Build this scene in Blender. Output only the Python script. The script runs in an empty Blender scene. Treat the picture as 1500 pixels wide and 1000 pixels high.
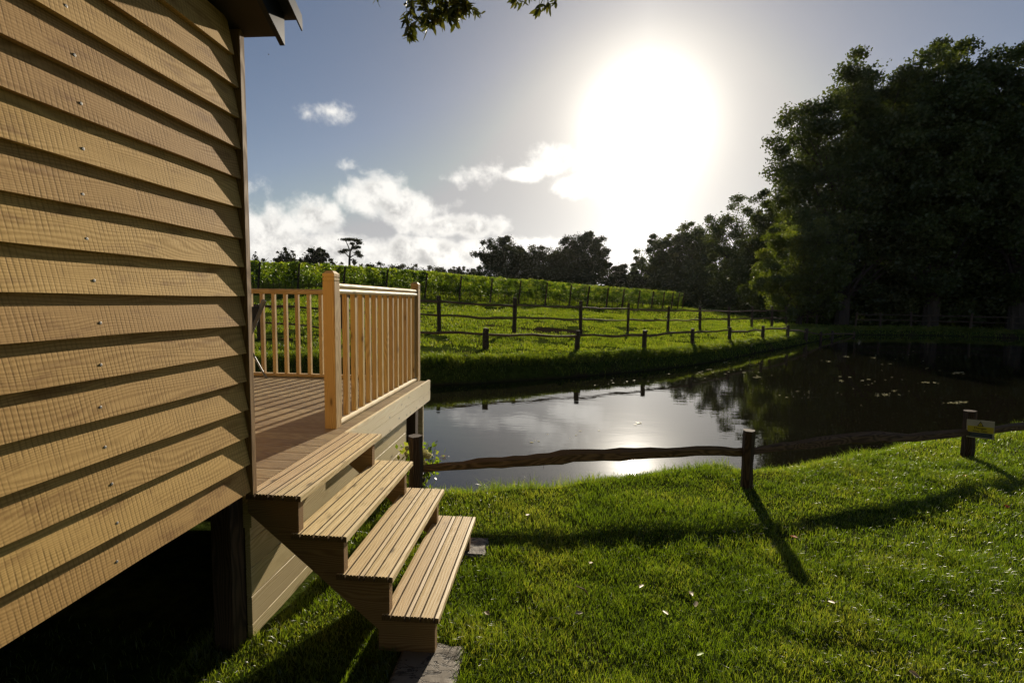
import bpy, math, random
import numpy as np
from mathutils import Vector, Matrix

scene = bpy.context.scene
COL = scene.collection
rng = np.random.default_rng(7)
random.seed(7)

# ------------------------------------------------------------------ camera
F, YAW, PITCH, ROLL, CAMZ = 720.0, .0848, -.0832, .015, 1.75
cy_, sy_, cp_, sp_ = math.cos(YAW), math.sin(YAW), math.cos(PITCH), math.sin(PITCH)
_f = np.array([-sy_*cp_, cy_*cp_, sp_]); _r = np.array([cy_, sy_, 0.]); _u = np.cross(_r, _f)
cr_, sr_ = math.cos(ROLL), math.sin(ROLL)
RR = np.array([cr_*_r+sr_*_u, -sr_*_r+cr_*_u, _f])
FL = np.array([-sy_, cy_, 0.]); RT = np.array([cy_, sy_, 0.])
CAM = np.array([0., 0., CAMZ])
cam = bpy.data.cameras.new('camera'); cam.sensor_width = 36; cam.lens = F/1500*36
cam.clip_start = .05; cam.clip_end = 5000
cam_o = bpy.data.objects.new('camera', cam); COL.objects.link(cam_o)
m = Matrix.Identity(4)
for i in range(3):
    m[i][0] = RR[0][i]; m[i][1] = RR[1][i]; m[i][2] = -RR[2][i]; m[i][3] = CAM[i]
cam_o.matrix_world = m
scene.camera = cam_o

def ray(px, py):
    return RR.T @ np.array([(px-750)/F, -(py-500)/F, 1.])
def at(px, py, D):            # a point D metres ahead (level distance)
    r = ray(px, py); return CAM + r*(D/(r@FL))
def at_z(px, py, z):
    r = ray(px, py); return CAM + r*((z-CAMZ)/r[2])
def wd(X, D):                 # (right, ahead) -> world xy
    p = RT*X + FL*D; return p[0], p[1]

# ------------------------------------------------------------------ light
SUN = ray(944, 186); SUN /= np.linalg.norm(SUN)
EL = math.asin(SUN[2]); AZ = math.atan2(SUN[0], SUN[1])
sl = bpy.data.lights.new('sun', 'SUN'); sl.energy = 5.0; sl.angle = math.radians(.55); sl.color = (1, .88, .70)
so = bpy.data.objects.new('sun', sl); COL.objects.link(so); so.location = (0, 0, 30)
so.rotation_euler = Vector(SUN).to_track_quat('Z', 'Y').to_euler()
scene.view_settings.view_transform = 'Standard'; scene.view_settings.look = 'None'
scene.view_settings.exposure = .45; scene.view_settings.gamma = 1; scene.view_settings.use_curve_mapping = False

HAZE = .000035
class NT:
    def __init__(s, tree): s.t = tree; s.n = tree.nodes; s.l = tree.links
    def N(s, typ, ins=None, **kw):
        n = s.n.new(typ)
        for k, v in kw.items(): setattr(n, k, v)
        for k, v in (ins or {}).items():
            sock = n.inputs[k]
            if hasattr(v, 'is_output') or isinstance(v, bpy.types.NodeSocket): s.l.new(v, sock)
            else: sock.default_value = v
        return n
    def M(s, op, a, b=None, c=None, clamp=False):
        n = s.n.new('ShaderNodeMath'); n.operation = op; n.use_clamp = clamp
        for i, v in enumerate((a, b, c)):
            if v is None: continue
            if isinstance(v, bpy.types.NodeSocket): s.l.new(v, n.inputs[i])
            else: n.inputs[i].default_value = v
        return n.outputs[0]
    def mix(s, fac, a, b, mode='MIX'):
        n = s.n.new('ShaderNodeMix'); n.data_type = 'RGBA'; n.blend_type = mode
        for i, v in ((0, fac), (6, a), (7, b)):
            if isinstance(v, bpy.types.NodeSocket): s.l.new(v, n.inputs[i])
            else: n.inputs[i].default_value = v if i == 0 else (*v[:3], 1)
        return n.outputs[2]
    def ramp(s, fac, stops, interp='LINEAR'):
        n = s.n.new('ShaderNodeValToRGB'); n.color_ramp.interpolation = interp
        e = n.color_ramp.elements
        while len(e) < len(stops): e.new(.5)
        for k, (p, c) in enumerate(stops):
            e[k].position = p; e[k].color = (*(c if hasattr(c, '__len__') else (c, c, c)), 1)
        s.l.new(fac, n.inputs[0]); return n.outputs[0]
    def mr(s, v, a, b, c=0., d=1., smooth=True):
        n = s.n.new('ShaderNodeMapRange'); n.interpolation_type = 'SMOOTHSTEP' if smooth else 'LINEAR'
        s.l.new(v, n.inputs[0])
        for i, x in enumerate((a, b, c, d)): n.inputs[i+1].default_value = x
        return n.outputs[0]
    def noise(s, vec, scale, detail=4, rough=.55, dist=0.):
        n = s.N('ShaderNodeTexNoise', {'Scale': scale, 'Detail': detail, 'Roughness': rough, 'Distortion': dist})
        if vec is not None: s.l.new(vec, n.inputs['Vector'])
        return n.outputs['Fac']

world = bpy.data.worlds.new('World'); scene.world = world; world.use_nodes = True
W = NT(world.node_tree)
bg = W.n['Background']
sky = W.N('ShaderNodeTexSky'); sky.sky_type = 'NISHITA'; sky.sun_disc = False
sky.sun_elevation = EL; sky.sun_rotation = AZ; sky.air_density = 1.0; sky.dust_density = .3; sky.ozone_density = 2.2
tc = W.N('ShaderNodeTexCoord').outputs['Generated']
SKY_STR = .050
skyc = W.mix(1.0, sky.outputs[0], (SKY_STR*1.12, SKY_STR*1.02, SKY_STR*1.02), 'MULTIPLY')
sep = W.N('ShaderNodeSeparateXYZ', {0: tc})
dot = W.N('ShaderNodeVectorMath', {0: tc, 1: tuple(SUN)}, operation='DOT_PRODUCT').outputs['Value']
theta = W.M('ARCCOSINE', W.M('MINIMUM', dot, .999999))          # radians from the sun
def aure(A, sig): return W.M('MULTIPLY', W.M('EXPONENT', W.M('MULTIPLY', theta, -1/math.radians(sig))), A)
au = W.M('ADD', aure(.88, 5.6), aure(9., 1.7))
auc = W.mix(1.0, W.N('ShaderNodeCombineXYZ', {0: au, 1: au, 2: au}).outputs[0], (1., .91, .76), 'MULTIPLY')
azn = W.M('ARCTAN2', sep.outputs[0], sep.outputs[1]); eln = W.M('ARCSINE', sep.outputs[2])
def dir_of(px, py):
    r = ray(px, py); r = r/np.linalg.norm(r); return math.atan2(r[0], r[1]), math.asin(r[2])
field = None
for (px, py, wx, wy, *kw_) in ((400, 345, 85, 60), (460, 318, 55, 40), (545, 285, 62, 50), (600, 305, 75, 38), (640, 330, 90, 26), (700, 335, 60, 24),
                         (508, 243, 42, 20, .42), (488, 164, 50, 16, .28), (650, 262, 32, 15, .38), (820, 235, 70, 36), (770, 255, 45, 16), (850, 270, 60, 30),
                         (480, 372, 190, 40, 1.25), (620, 372, 190, 34, 1.25), (760, 365, 140, 28, 1.1), (330, 350, 90, 50), (150, 330, 150, 60), (715, 250, 44, 22, .42),
                         (376, 275, 40, 30, .38)):
    a0, e0 = dir_of(px, py); a1, _ = dir_of(px+wx, py); _, e1 = dir_of(px, py-wy)
    dx = W.M('MULTIPLY', W.M('SUBTRACT', azn, a0), 1/(a1-a0)); dy = W.M('MULTIPLY', W.M('SUBTRACT', eln, e0), 1/(e1-e0))
    kk = kw_[0] if kw_ else 1.
    v = W.M('MULTIPLY_ADD', W.M('SQRT', W.M('ADD', W.M('MULTIPLY', dx, dx), W.M('MULTIPLY', dy, dy))), -kk, kk)
    field = v if field is None else W.M('MAXIMUM', field, v)
field = W.M('MAXIMUM', field, -1.)
cn = W.noise(tc, 12., 10, .60, .15)
tco = W.N('ShaderNodeVectorMath', {0: tc, 1: (SUN[0]*.035, SUN[1]*.0, .03)}, operation='ADD').outputs[0]
cno = W.noise(tco, 12., 6, .60, .15)
cn2 = W.noise(tc, 30., 6, .6)
dens0 = W.M('ADD', field, W.M('ADD', W.M('MULTIPLY', W.M('SUBTRACT', cn, .5), 2.1), W.M('MULTIPLY', W.M('SUBTRACT', cn2, .5), .42)))
dens = W.mr(dens0, .08, .62)
thick = W.M('MULTIPLY', W.mr(dens0, .30, .75), W.mr(W.M('SUBTRACT', cno, cn), -.10, .16))
cc = W.mix(thick, (.76, .74, .70), (.36, .355, .35))
haz = W.M('MULTIPLY', W.M('EXPONENT', W.M('MULTIPLY', W.M('MAXIMUM', eln, 0.), -1/math.radians(4.5))), W.mr(theta, math.radians(25), math.radians(85), .75, .12))
skyc = W.mix(1.0, skyc, (.30, .31, .335), 'DARKEN')
lumn = W.N('ShaderNodeRGBToBW', {0: skyc}).outputs[0]
greyc = W.mix(1.0, W.N('ShaderNodeCombineXYZ', {0: lumn, 1: lumn, 2: lumn}).outputs[0], (1.04, .99, .95), 'MULTIPLY')
skyc = W.mix(W.M('MULTIPLY', W.M('EXPONENT', W.M('MULTIPLY', theta, -1/math.radians(17))), 1.25, clamp=True), skyc, greyc)
base = W.mix(haz, skyc, (.50, .50, .485))
base = W.mix(W.M('MULTIPLY', dens, .92), base, cc)
lowg = W.M('MULTIPLY', W.M('EXPONENT', W.M('MULTIPLY', W.M('ABSOLUTE', W.M('SUBTRACT', azn, AZ)), -1/math.radians(8.5))), W.M('EXPONENT', W.M('MULTIPLY', W.M('MAXIMUM', eln, 0.), -1/math.radians(13))))
lowc = W.mix(1.0, W.N('ShaderNodeCombineXYZ', {0: lowg, 1: lowg, 2: lowg}).outputs[0], (.95, .91, .83), 'MULTIPLY')
fin = W.mix(1.0, W.mix(1.0, base, auc, 'ADD'), lowc, 'ADD')
W.l.new(fin, bg.inputs[0]); bg.inputs[1].default_value = 1.0

# ------------------------------------------------------------------ helpers
def tag(o, label=None, cat=None, group=None, kind=None):
    if label: o['label'] = label
    if cat: o['category'] = cat
    if group: o['group'] = group
    if kind: o['kind'] = kind
    return o
def empty(name, loc, label, cat, group=None):
    o = bpy.data.objects.new(name, None); COL.objects.link(o); o.location = loc; o.empty_display_size = .2
    return tag(o, label, cat, group)

def mesh_np(name, V, quads=None, tris=None, attrs=None, smooth=False):
    V = np.asarray(V, np.float32)
    parts = []; tot = []
    if quads is not None and len(quads): q = np.asarray(quads, np.int32); parts.append(q.ravel()); tot.append(np.full(len(q), 4, np.int32))
    if tris is not None and len(tris): t = np.asarray(tris, np.int32); parts.append(t.ravel()); tot.append(np.full(len(t), 3, np.int32))
    loops = np.concatenate(parts); tot = np.concatenate(tot)
    me = bpy.data.meshes.new(name)
    me.vertices.add(len(V)); me.vertices.foreach_set('co', V.ravel())
    me.loops.add(len(loops)); me.loops.foreach_set('vertex_index', loops)
    me.polygons.add(len(tot))
    st = np.zeros(len(tot), np.int32); st[1:] = np.cumsum(tot)[:-1]
    me.polygons.foreach_set('loop_start', st); me.polygons.foreach_set('loop_total', tot)
    if smooth: me.polygons.foreach_set('use_smooth', np.ones(len(tot), bool))
    for k, a in (attrs or {}).items():
        a = np.asarray(a, np.float32)
        if a.ndim == 1: me.attributes.new(k, 'FLOAT', 'POINT').data.foreach_set('value', a)
        else: me.attributes.new(k, 'FLOAT_VECTOR', 'POINT').data.foreach_set('vector', a.ravel())
    me.update(calc_edges=True)
    return me
def link(name, me, mat, parent=None, loc=(0, 0, 0)):
    o = bpy.data.objects.new(name, me); COL.objects.link(o)
    if mat: me.materials.append(mat)
    if parent: o.parent = parent
    o.location = loc
    return o

class MB:
    """collects polygons with a grain coordinate per vertex"""
    def __init__(s): s.v = []; s.f = []; s.g = []; s.b = []
    def add(s, V, Fc, G, br=None):
        o = len(s.v); s.v += [tuple(map(float, p)) for p in V]; s.g += [tuple(map(float, p)) for p in G]
        s.b += [random.random() if br is None else br]*len(V)
        s.f += [tuple(i+o for i in f) for f in Fc]
    def box(s, a, b, along=0, bev=0.):
        """axis aligned box from a to b, grain along the axis given"""
        a = np.minimum(a, b).astype(float) if 0 else np.array([min(x, y) for x, y in zip(a, b)], float)
        b_ = np.array([max(x, y) for x, y in zip(a, b)], float)
        c = (a+b_)/2; h = (b_-a)/2
        s.obox(c, np.eye(3), h, along, bev)
    def obox(s, c, A, h, along=0, bev=0.):
        """oriented box; rows of A are its axes, h half sizes; bev chamfers the four long edges"""
        A = np.array(A, float); h = np.array(h, float); c = np.array(c, float)
        u = along; v, w = [(1, 2), (2, 0), (0, 1)][along]
        hv, hw = h[v], h[w]; e = min(bev, hv*.6, hw*.6)
        if e > 0: ring = [(-hv+e, -hw), (hv-e, -hw), (hv, -hw+e), (hv, hw-e), (hv-e, hw), (-hv+e, hw), (-hv, hw-e), (-hv, -hw+e)]
        else: ring = [(-hv, -hw), (hv, -hw), (hv, hw), (-hv, hw)]
        n = len(ring); V = []; G = []; off = np.array([random.uniform(0, 50), random.uniform(0, 9), random.uniform(0, 9)])
        for sx in (-1, 1):
            for (x, y) in ring:
                V.append(c + A[u]*h[u]*sx + A[v]*x + A[w]*y); G.append(off+np.array([h[u]*sx, x, y]))
        Fc = [(i, (i+1) % n, n+(i+1) % n, n+i) for i in range(n)]
        Fc += [tuple(range(n-1, -1, -1)), tuple(range(n, 2*n))]
        s.add(V, Fc, G)
    def extr(s, poly, axis, a, b, along=None):
        """extrude a closed 2-D outline (in the two other axes, cyclic order) from a to b along the axis"""
        v, w = [(1, 2), (2, 0), (0, 1)][axis]; n = len(poly)
        V = []; G = []; off = np.array([random.uniform(0, 50), random.uniform(0, 9), random.uniform(0, 9)])
        for t in (a, b):
            for (x, y) in poly:
                p = [0, 0, 0]; p[axis] = t; p[v] = x; p[w] = y; V.append(p)
                if along is None or along == axis: G.append(off+(np.array([t, y, x]) if axis == 1 else np.array([t, x, y])))
                else: G.append(off+np.array([p[along], p[3-axis-along], t]))
        Fc = [(i, (i+1) % n, n+(i+1) % n, n+i) for i in range(n)]
        Fc += [tuple(range(n-1, -1, -1)), tuple(range(n, 2*n))]
        s.add(V, Fc, G)
    def tube(s, P, R, sides=8, jit=0., flat=1., cap=True, ref=(0, 0, 1)):
        P = np.array(P, float); n = len(P); R = np.broadcast_to(np.array(R, float), (n,))
        prof = 1+jit*np.array([random.uniform(-1, 1) for _ in range(sides)])
        off = np.array([random.uniform(0, 50), random.uniform(0, 9), random.uniform(0, 9)]); V = []; G = []; L = 0
        for i in range(n):
            t = P[min(i+1, n-1)]-P[max(i-1, 0)]; t /= np.linalg.norm(t)+1e-9
            a = np.cross(t, ref); 
            if np.linalg.norm(a) < 1e-3: a = np.cross(t, (1, 0, 0))
            a /= np.linalg.norm(a); b = np.cross(a, t)
            if i: L += np.linalg.norm(P[i]-P[i-1])
            for k in range(sides):
                an = 2*math.pi*(k+.5)/sides; r = R[i]*prof[k]*(1+jit*.35*random.uniform(-1, 1))
                V.append(P[i]+a*math.cos(an)*r*flat+b*math.sin(an)*r)
                G.append(off+np.array([L, math.cos(an)*r, math.sin(an)*r]))
        Fc = [(i*sides+k, i*sides+(k+1) % sides, (i+1)*sides+(k+1) % sides, (i+1)*sides+k) for i in range(n-1) for k in range(sides)]
        if cap: Fc += [tuple(range(sides-1, -1, -1)), tuple((n-1)*sides+k for k in range(sides))]
        s.add(V, Fc, G)
    def build(s, name, mat, parent=None, loc=None, smooth=False):
        o0 = np.array(parent.location) if parent is not None and loc is None else np.array(loc if loc is not None else (0, 0, 0), float)
        if parent is not None and parent.parent is not None: o0 = o0+np.array(parent.parent.location)
        me = bpy.data.meshes.new(name)
        me.from_pydata([tuple(np.array(v)-o0) for v in s.v], [], s.f); me.update()
        me.attributes.new('gc', 'FLOAT_VECTOR', 'POINT').data.foreach_set('vector', np.array(s.g, np.float32).ravel())
        me.attributes.new('rnd', 'FLOAT', 'POINT').data.foreach_set('value', np.array(s.b, np.float32))
        if smooth: me.polygons.foreach_set('use_smooth', [True]*len(me.polygons))
        import bmesh
        bm = bmesh.new(); bm.from_mesh(me); bmesh.ops.recalc_face_normals(bm, faces=bm.faces); bm.to_mesh(me); bm.free()
        o = link(name, me, mat, parent)
        if parent is None: o.location = o0
        return o

def vnoise(x, y, seed=0):
    x = np.asarray(x, float); y = np.asarray(y, float)
    xi = np.floor(x); yi = np.floor(y); fx = x-xi; fy = y-yi
    fx = fx*fx*(3-2*fx); fy = fy*fy*(3-2*fy)
    def h(a, b):
        v = np.sin(a*127.1+b*311.7+seed*74.7)*43758.5453; return v-np.floor(v)
    return (h(xi, yi)*(1-fx)+h(xi+1, yi)*fx)*(1-fy)+(h(xi, yi+1)*(1-fx)+h(xi+1, yi+1)*fx)*fy
def fbm(x, y, seed=0, oc=3):
    s = 0; a = .5
    for k in range(oc): s = s+a*vnoise(x*2**k, y*2**k, seed+k); a *= .5
    return s

# ------------------------------------------------------------------ materials
def new_mat(name):
    mt = bpy.data.materials.new(name); mt.use_nodes = True
    nt = NT(mt.node_tree); b = nt.n['Principled BSDF']; return mt, nt, b
def attr(nt, name): return nt.N('ShaderNodeAttribute', attribute_name=name)

def wood(name, light, dark, knots=.0, saw=0., rough=.65, grain=1., bump=.35, stain=.0, tone=.25, fine=1., spec=.35, kscale=(4.2, 13., 9.)):
    mt, nt, b = new_mat(name)
    g = attr(nt, 'gc').outputs['Vector']; r = attr(nt, 'rnd').outputs['Fac']
    mp = nt.N('ShaderNodeMapping', {'Vector': g, 'Scale': (1.6, 26., 26.)}).outputs[0]
    warp = nt.noise(nt.N('ShaderNodeMapping', {'Vector': g, 'Scale': (1.1, 6, 6)}).outputs[0], 1., 2)
    ring = nt.N('ShaderNodeTexWave', {'Vector': nt.N('ShaderNodeVectorMath', {0: nt.N('ShaderNodeMapping', {'Vector': g, 'Scale': (.35, 22., 9.)}).outputs[0],
            1: nt.N('ShaderNodeCombineXYZ', {1: nt.M('MULTIPLY', warp, 4.)}).outputs[0]}, operation='ADD').outputs[0], 'Scale': 1.3, 'Distortion': 1.2, 'Detail': 3., 'Detail Scale': .8}, bands_direction='Y').outputs['Fac']
    fibre = nt.noise(nt.N('ShaderNodeMapping', {'Vector': g, 'Scale': (6., 160., 160.)}).outputs[0], 1.*fine, 5, .65)
    broad = nt.noise(mp, .35, 3)
    fac = nt.M('ADD', nt.M('MULTIPLY', ring, .45*grain), nt.M('ADD', nt.M('MULTIPLY', fibre, .45), nt.M('MULTIPLY', broad, .35)))
    col = nt.mix(nt.mr(fac, .25, .95), light, dark)
    hgt = nt.M('ADD', nt.M('MULTIPLY', fac, .6), 0.)
    if knots:
        vec = nt.N('ShaderNodeMapping', {'Vector': g, 'Scale': kscale}).outputs[0]
        vr = nt.N('ShaderNodeTexVoronoi', {'Vector': vec, 'Scale': 1., 'Randomness': 1.}); d = vr.outputs['Distance']
        pick = nt.M('LESS_THAN', nt.N('ShaderNodeSeparateColor', {0: vr.outputs['Color']}).outputs[0], knots)
        k = nt.M('MULTIPLY', nt.mr(d, .20, .05), pick); halo = nt.M('MULTIPLY', nt.mr(d, .48, .10), pick)
        col = nt.mix(nt.M('MULTIPLY', halo, .35), col, tuple(c*.8 for c in dark)); col = nt.mix(nt.M('MULTIPLY', k, .85), col, tuple(c*.28 for c in dark))
    if saw:
        jit = nt.noise(nt.N('ShaderNodeMapping', {'Vector': g, 'Scale': (6., 3., 1)}).outputs[0], 1., 3)
        sx = nt.N('ShaderNodeSeparateXYZ', {0: g})
        ph = nt.M('ADD', nt.M('MULTIPLY', sx.outputs[0], 2*math.pi/.0165), nt.M('ADD', nt.M('MULTIPLY', jit, 6.), nt.M('MULTIPLY', sx.outputs[1], 9.)))
        sw = nt.M('MULTIPLY_ADD', nt.M('SINE', ph), .5, .5)
        sw = nt.M('POWER', sw, 5.)
        sn = nt.noise(nt.N('ShaderNodeMapping', {'Vector': g, 'Scale': (110., 7., 7.)}).outputs[0], 1., 3, .6)
        sw = nt.M('ADD', nt.M('MULTIPLY', sw, .9), nt.M('MULTIPLY', nt.mr(sn, .50, .70), .45))
        amp = nt.mr(nt.noise(g, 9., 3), .35, .55, .25, 1.)
        sw = nt.M('MULTIPLY', sw, amp)
        col = nt.mix(nt.M('MULTIPLY', sw, saw*.45), col, tuple(c*.55 for c in dark))
        hgt = nt.M('SUBTRACT', hgt, nt.M('MULTIPLY', sw, saw*.35))
    if stain:
        st = nt.mr(nt.noise(nt.N('ShaderNodeMapping', {'Vector': g, 'Scale': (3., 10., 10.)}).outputs[0], 1.3, 5, .65), .52, .75)
        col = nt.mix(nt.M('MULTIPLY', st, stain), col, (dark[0]*.55, dark[1]*.42, dark[2]*.3))
    hs = nt.N('ShaderNodeHueSaturation', {'Color': col, 'Value': nt.M('MULTIPLY_ADD', r, tone, 1-tone/2), 'Hue': nt.M('MULTIPLY_ADD', r, .012, .494)})
    nt.l.new(hs.outputs[0], b.inputs['Base Color'])
    nt.l.new(nt.M('MULTIPLY_ADD', fac, .2, rough-.1), b.inputs['Roughness'])
    b.inputs['Specular IOR Level'].default_value = spec
    bp = nt.N('ShaderNodeBump', {'Height': hgt, 'Strength': bump, 'Distance': .0025}); nt.l.new(bp.outputs[0], b.inputs['Normal'])
    return mt
M_CLAD = wood('oak_cladding', (.60, .375, .125), (.33, .186, .052), saw=1., rough=.8, bump=.36, stain=.7, tone=.3, grain=.6)
M_CORNER = wood('oak_corner_board', (.34, .215, .09), (.20, .12, .045), rough=.7, bump=.4, tone=.1)
M_PINE = wood('treated_pine', (.66, .475, .225), (.46, .30, .12), knots=.28, rough=.6, bump=.25, tone=.22)
M_PALE = wood('pale_pine', (.90, .78, .54), (.76, .60, .34), knots=.42, rough=.6, spec=.4, bump=.18, tone=.12)
M_FASCIA = wood('fascia_pine', (.95, .84, .56), (.84, .68, .40), knots=.4, rough=.42, spec=.7, bump=.12, kscale=(8., 18., 9.))
M_FASCIA.node_tree.nodes['Principled BSDF'].inputs['Coat Weight'].default_value = .0; M_FASCIA.node_tree.nodes['Principled BSDF'].inputs['Coat Roughness'].default_value = .32
M_END_SHADE = wood('end_grain_and_groove_shade', (.20, .13, .06), (.12, .075, .03), rough=.85, bump=.3)  # dark end grain, with the shade of tread ends and grooves painted in
M_TREAD = wood('grooved_pine', (.84, .66, .38), (.58, .42, .20), knots=.32, kscale=(5., 14., 9.), rough=.5, spec=.6, bump=.3, tone=.25, stain=.2)
M_DECK = wood('deck_pine', (.48, .375, .22), (.29, .21, .115), knots=.14, rough=.6, bump=.35, tone=.35, stain=.3)
M_STRING = wood('stringer_pine', (.36, .23, .11), (.22, .13, .06), knots=.15, rough=.7, bump=.3, tone=.1)
M_SKIRT = wood('skirt_pine', (.72, .60, .36), (.52, .40, .20), knots=.25, rough=.55, spec=.5, bump=.4, tone=.2, stain=.25)
M_CLEFT = wood('cleft_chestnut', (.23, .14, .075), (.08, .05, .028), rough=.8, bump=1.4, tone=.3, fine=.6)
M_DARKW = wood('weathered_post', (.10, .065, .04), (.035, .023, .014), rough=.8, bump=.9, tone=.3, fine=.6)

def simple(name, col, rough=.5, metal=0., var=.15, scale=20., bump=0.):
    mt, nt, b = new_mat(name)
    n = nt.noise(nt.N('ShaderNodeTexCoord').outputs['Object'], scale, 4)
    c = nt.mix(n, tuple(x*(1-var) for x in col), tuple(min(1, x*(1+var)) for x in col))
    nt.l.new(c, b.inputs['Base Color']); b.inputs['Roughness'].default_value = rough; b.inputs['Metallic'].default_value = metal
    if bump:
        bp = nt.N('ShaderNodeBump', {'Height': n, 'Strength': bump, 'Distance': .01}); nt.l.new(bp.outputs[0], b.inputs['Normal'])
    return mt
M_STEEL = simple('zinc_screw', (.26, .25, .23), .6, .3)
M_BLACKM = simple('black_roof_metal', (.03, .032, .038), .35, .3, .2, 4)
M_SOFFIT = simple('dark_soffit', (.07, .05, .035), .7)
M_CHAIR = simple('grey_metal_tube', (.16, .16, .16), .5, .2)
M_CHAIRF = simple('black_chair_fabric', (.03, .03, .03), .8)
M_BARK = simple('bark', (.05, .036, .025), .9, 0, .4, 6, .8)
M_WHITE = simple('sign_white', (.48, .45, .36), .5, 0, .06)
M_YELLOW = simple('sign_yellow', (.60, .50, .03), .5, 0, .06)
M_NAVY = simple('sign_navy', (.02, .035, .06), .5, 0, .06)
M_INK = simple('sign_ink', (.015, .015, .012), .5, 0, .06)
M_PALEBLUE = simple('sign_print', (.10, .14, .18), .5, 0, .06)

def leafmat(name, c0, c1, c2, trans=.45, gloss=.06, rough=.4, tcol=(1.25, 1.15, .45)):
    mt, nt, b = new_mat(name); nt.n.remove(b)
    t = attr(nt, 'tint').outputs['Fac']
    col = nt.ramp(t, [(0., c0), (.5, c1), (1., c2)])
    d = nt.N('ShaderNodeBsdfDiffuse', {'Color': col}).outputs[0]
    tcl = nt.mix(1., col, tcol, 'MULTIPLY')
    tr = nt.N('ShaderNodeBsdfTranslucent', {'Color': tcl}).outputs[0]
    a = nt.N('ShaderNodeMixShader', {0: trans, 1: d, 2: tr}).outputs[0]
    g = nt.N('ShaderNodeBsdfGlossy', {'Color': (1, 1, 1, 1), 'Roughness': rough}).outputs[0]
    o = nt.N('ShaderNodeMixShader', {0: gloss, 1: a, 2: g}).outputs[0]
    nt.l.new(o, nt.n['Material Output'].inputs[0]); return mt
M_GRASS = leafmat('lawn_blades', (.05, .085, .008), (.11, .16, .014), (.27, .26, .07), .60, .055, .33, (1.7, 1.75, .55))
M_FGRASS = leafmat('field_blades', (.045, .075, .008), (.12, .165, .016), (.27, .27, .06), .60, .03, .4, (1.7, 1.7, .5))
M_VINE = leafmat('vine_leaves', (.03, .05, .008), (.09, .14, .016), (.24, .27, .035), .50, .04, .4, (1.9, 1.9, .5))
M_OAK = leafmat('oak_leaves', (.035, .052, .011), (.055, .080, .015), (.10, .125, .025), .38, .03, .4, (1.5, 1.4, .4))
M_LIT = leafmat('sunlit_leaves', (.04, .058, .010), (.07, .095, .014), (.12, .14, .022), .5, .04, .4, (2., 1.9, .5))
M_FAR = leafmat('far_leaves', (.022, .032, .010), (.034, .046, .013), (.06, .07, .02), .25, .02)
M_HANG = leafmat('hanging_leaves', (.05, .06, .012), (.07, .085, .015), (.12, .12, .03), .35, .04)
M_BLOOM = leafmat('cream_blooms', (.55, .52, .26), (.66, .62, .36), (.74, .72, .50), .35, .02, .4, (1.1, 1.08, .8))
M_DEADLEAF = leafmat('dead_leaf', (.22, .13, .06), (.40, .28, .16), (.55, .45, .32), .3, .04, .4, (1.1, .9, .6))
M_YLEAF = leafmat('yellow_leaf', (.7, .42, .04), (.8, .5, .05), (.85, .6, .08), .4, .04, .4, (1, 1, .6))
M_OLEAF = leafmat('orange_leaf', (.55, .12, .02), (.6, .16, .03), (.6, .2, .04), .4, .04, .4, (1, 1, .6))
M_GLEAF = leafmat('lime_leaf', (.2, .32, .03), (.25, .38, .04), (.3, .42, .05), .4, .04)

# ------------------------------------------------------------------ terrain
NEAR = [(-14, 4.4), (-5, 4.8), (-1.5, 4.85), (-.4, 4.95), (.3, 5.1), (1.0, 5.35), (1.8, 5.62), (2.3, 5.75), (2.6, 5.62), (2.9, 5.7), (4.6, 6.45), (7.05, 7.5), (12, 10), (20, 14), (28, 19), (35, 25)]
FAR_ = [(a*1.03, b*1.045) for a, b in [(35, 31), (30, 33.5), (23, 33), (16.3, 26), (13, 22.5), (10, 19.6), (7.6, 17), (5.5, 15.1), (3.7, 13.8), (1.7, 12.6), (-.8, 11.4), (-2, 11), (-6, 10), (-14, 9)]]
POLY = np.array(NEAR+FAR_, float)
VY = [(250, 31.0), (320, 31.3), (380, 31.6), (437, 32), (503, 33), (565, 34), (622, 35), (671.5, 36), (716.5, 37), (758, 38.3), (797, 40), (832, 41.5), (858, 43.2), (886, 45), (909, 47), (932, 49), (952, 51), (968, 53), (981, 55), (990, 57), (997, 59)]
def sdf(X, D):
    """signed distance to the pond outline, negative inside"""
    X = np.asarray(X, float); D = np.asarray(D, float)
    best = np.full(X.shape, 1e9); ins = np.zeros(X.shape, bool); n = len(POLY)
    for i in range(n):
        a = POLY[i]; b = POLY[(i+1) % n]; e = b-a
        t = np.clip(((X-a[0])*e[0]+(D-a[1])*e[1])/(e@e), 0, 1)
        d = np.hypot(X-a[0]-t*e[0], D-a[1]-t*e[1]); best = np.minimum(best, d)
        c = ((a[1] > D) != (b[1] > D)) & (X < (b[0]-a[0])*(D-a[1])/(b[1]-a[1]+1e-12)+a[0])
        ins ^= c
    return np.where(ins, -best, best)
nx = np.array([p[0] for p in NEAR]); nd = np.array([p[1] for p in NEAR])
VFX = np.array([(px-750)/720*d_ for px, d_ in VY]); VFD = np.array([d_ for _, d_ in VY])
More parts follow.
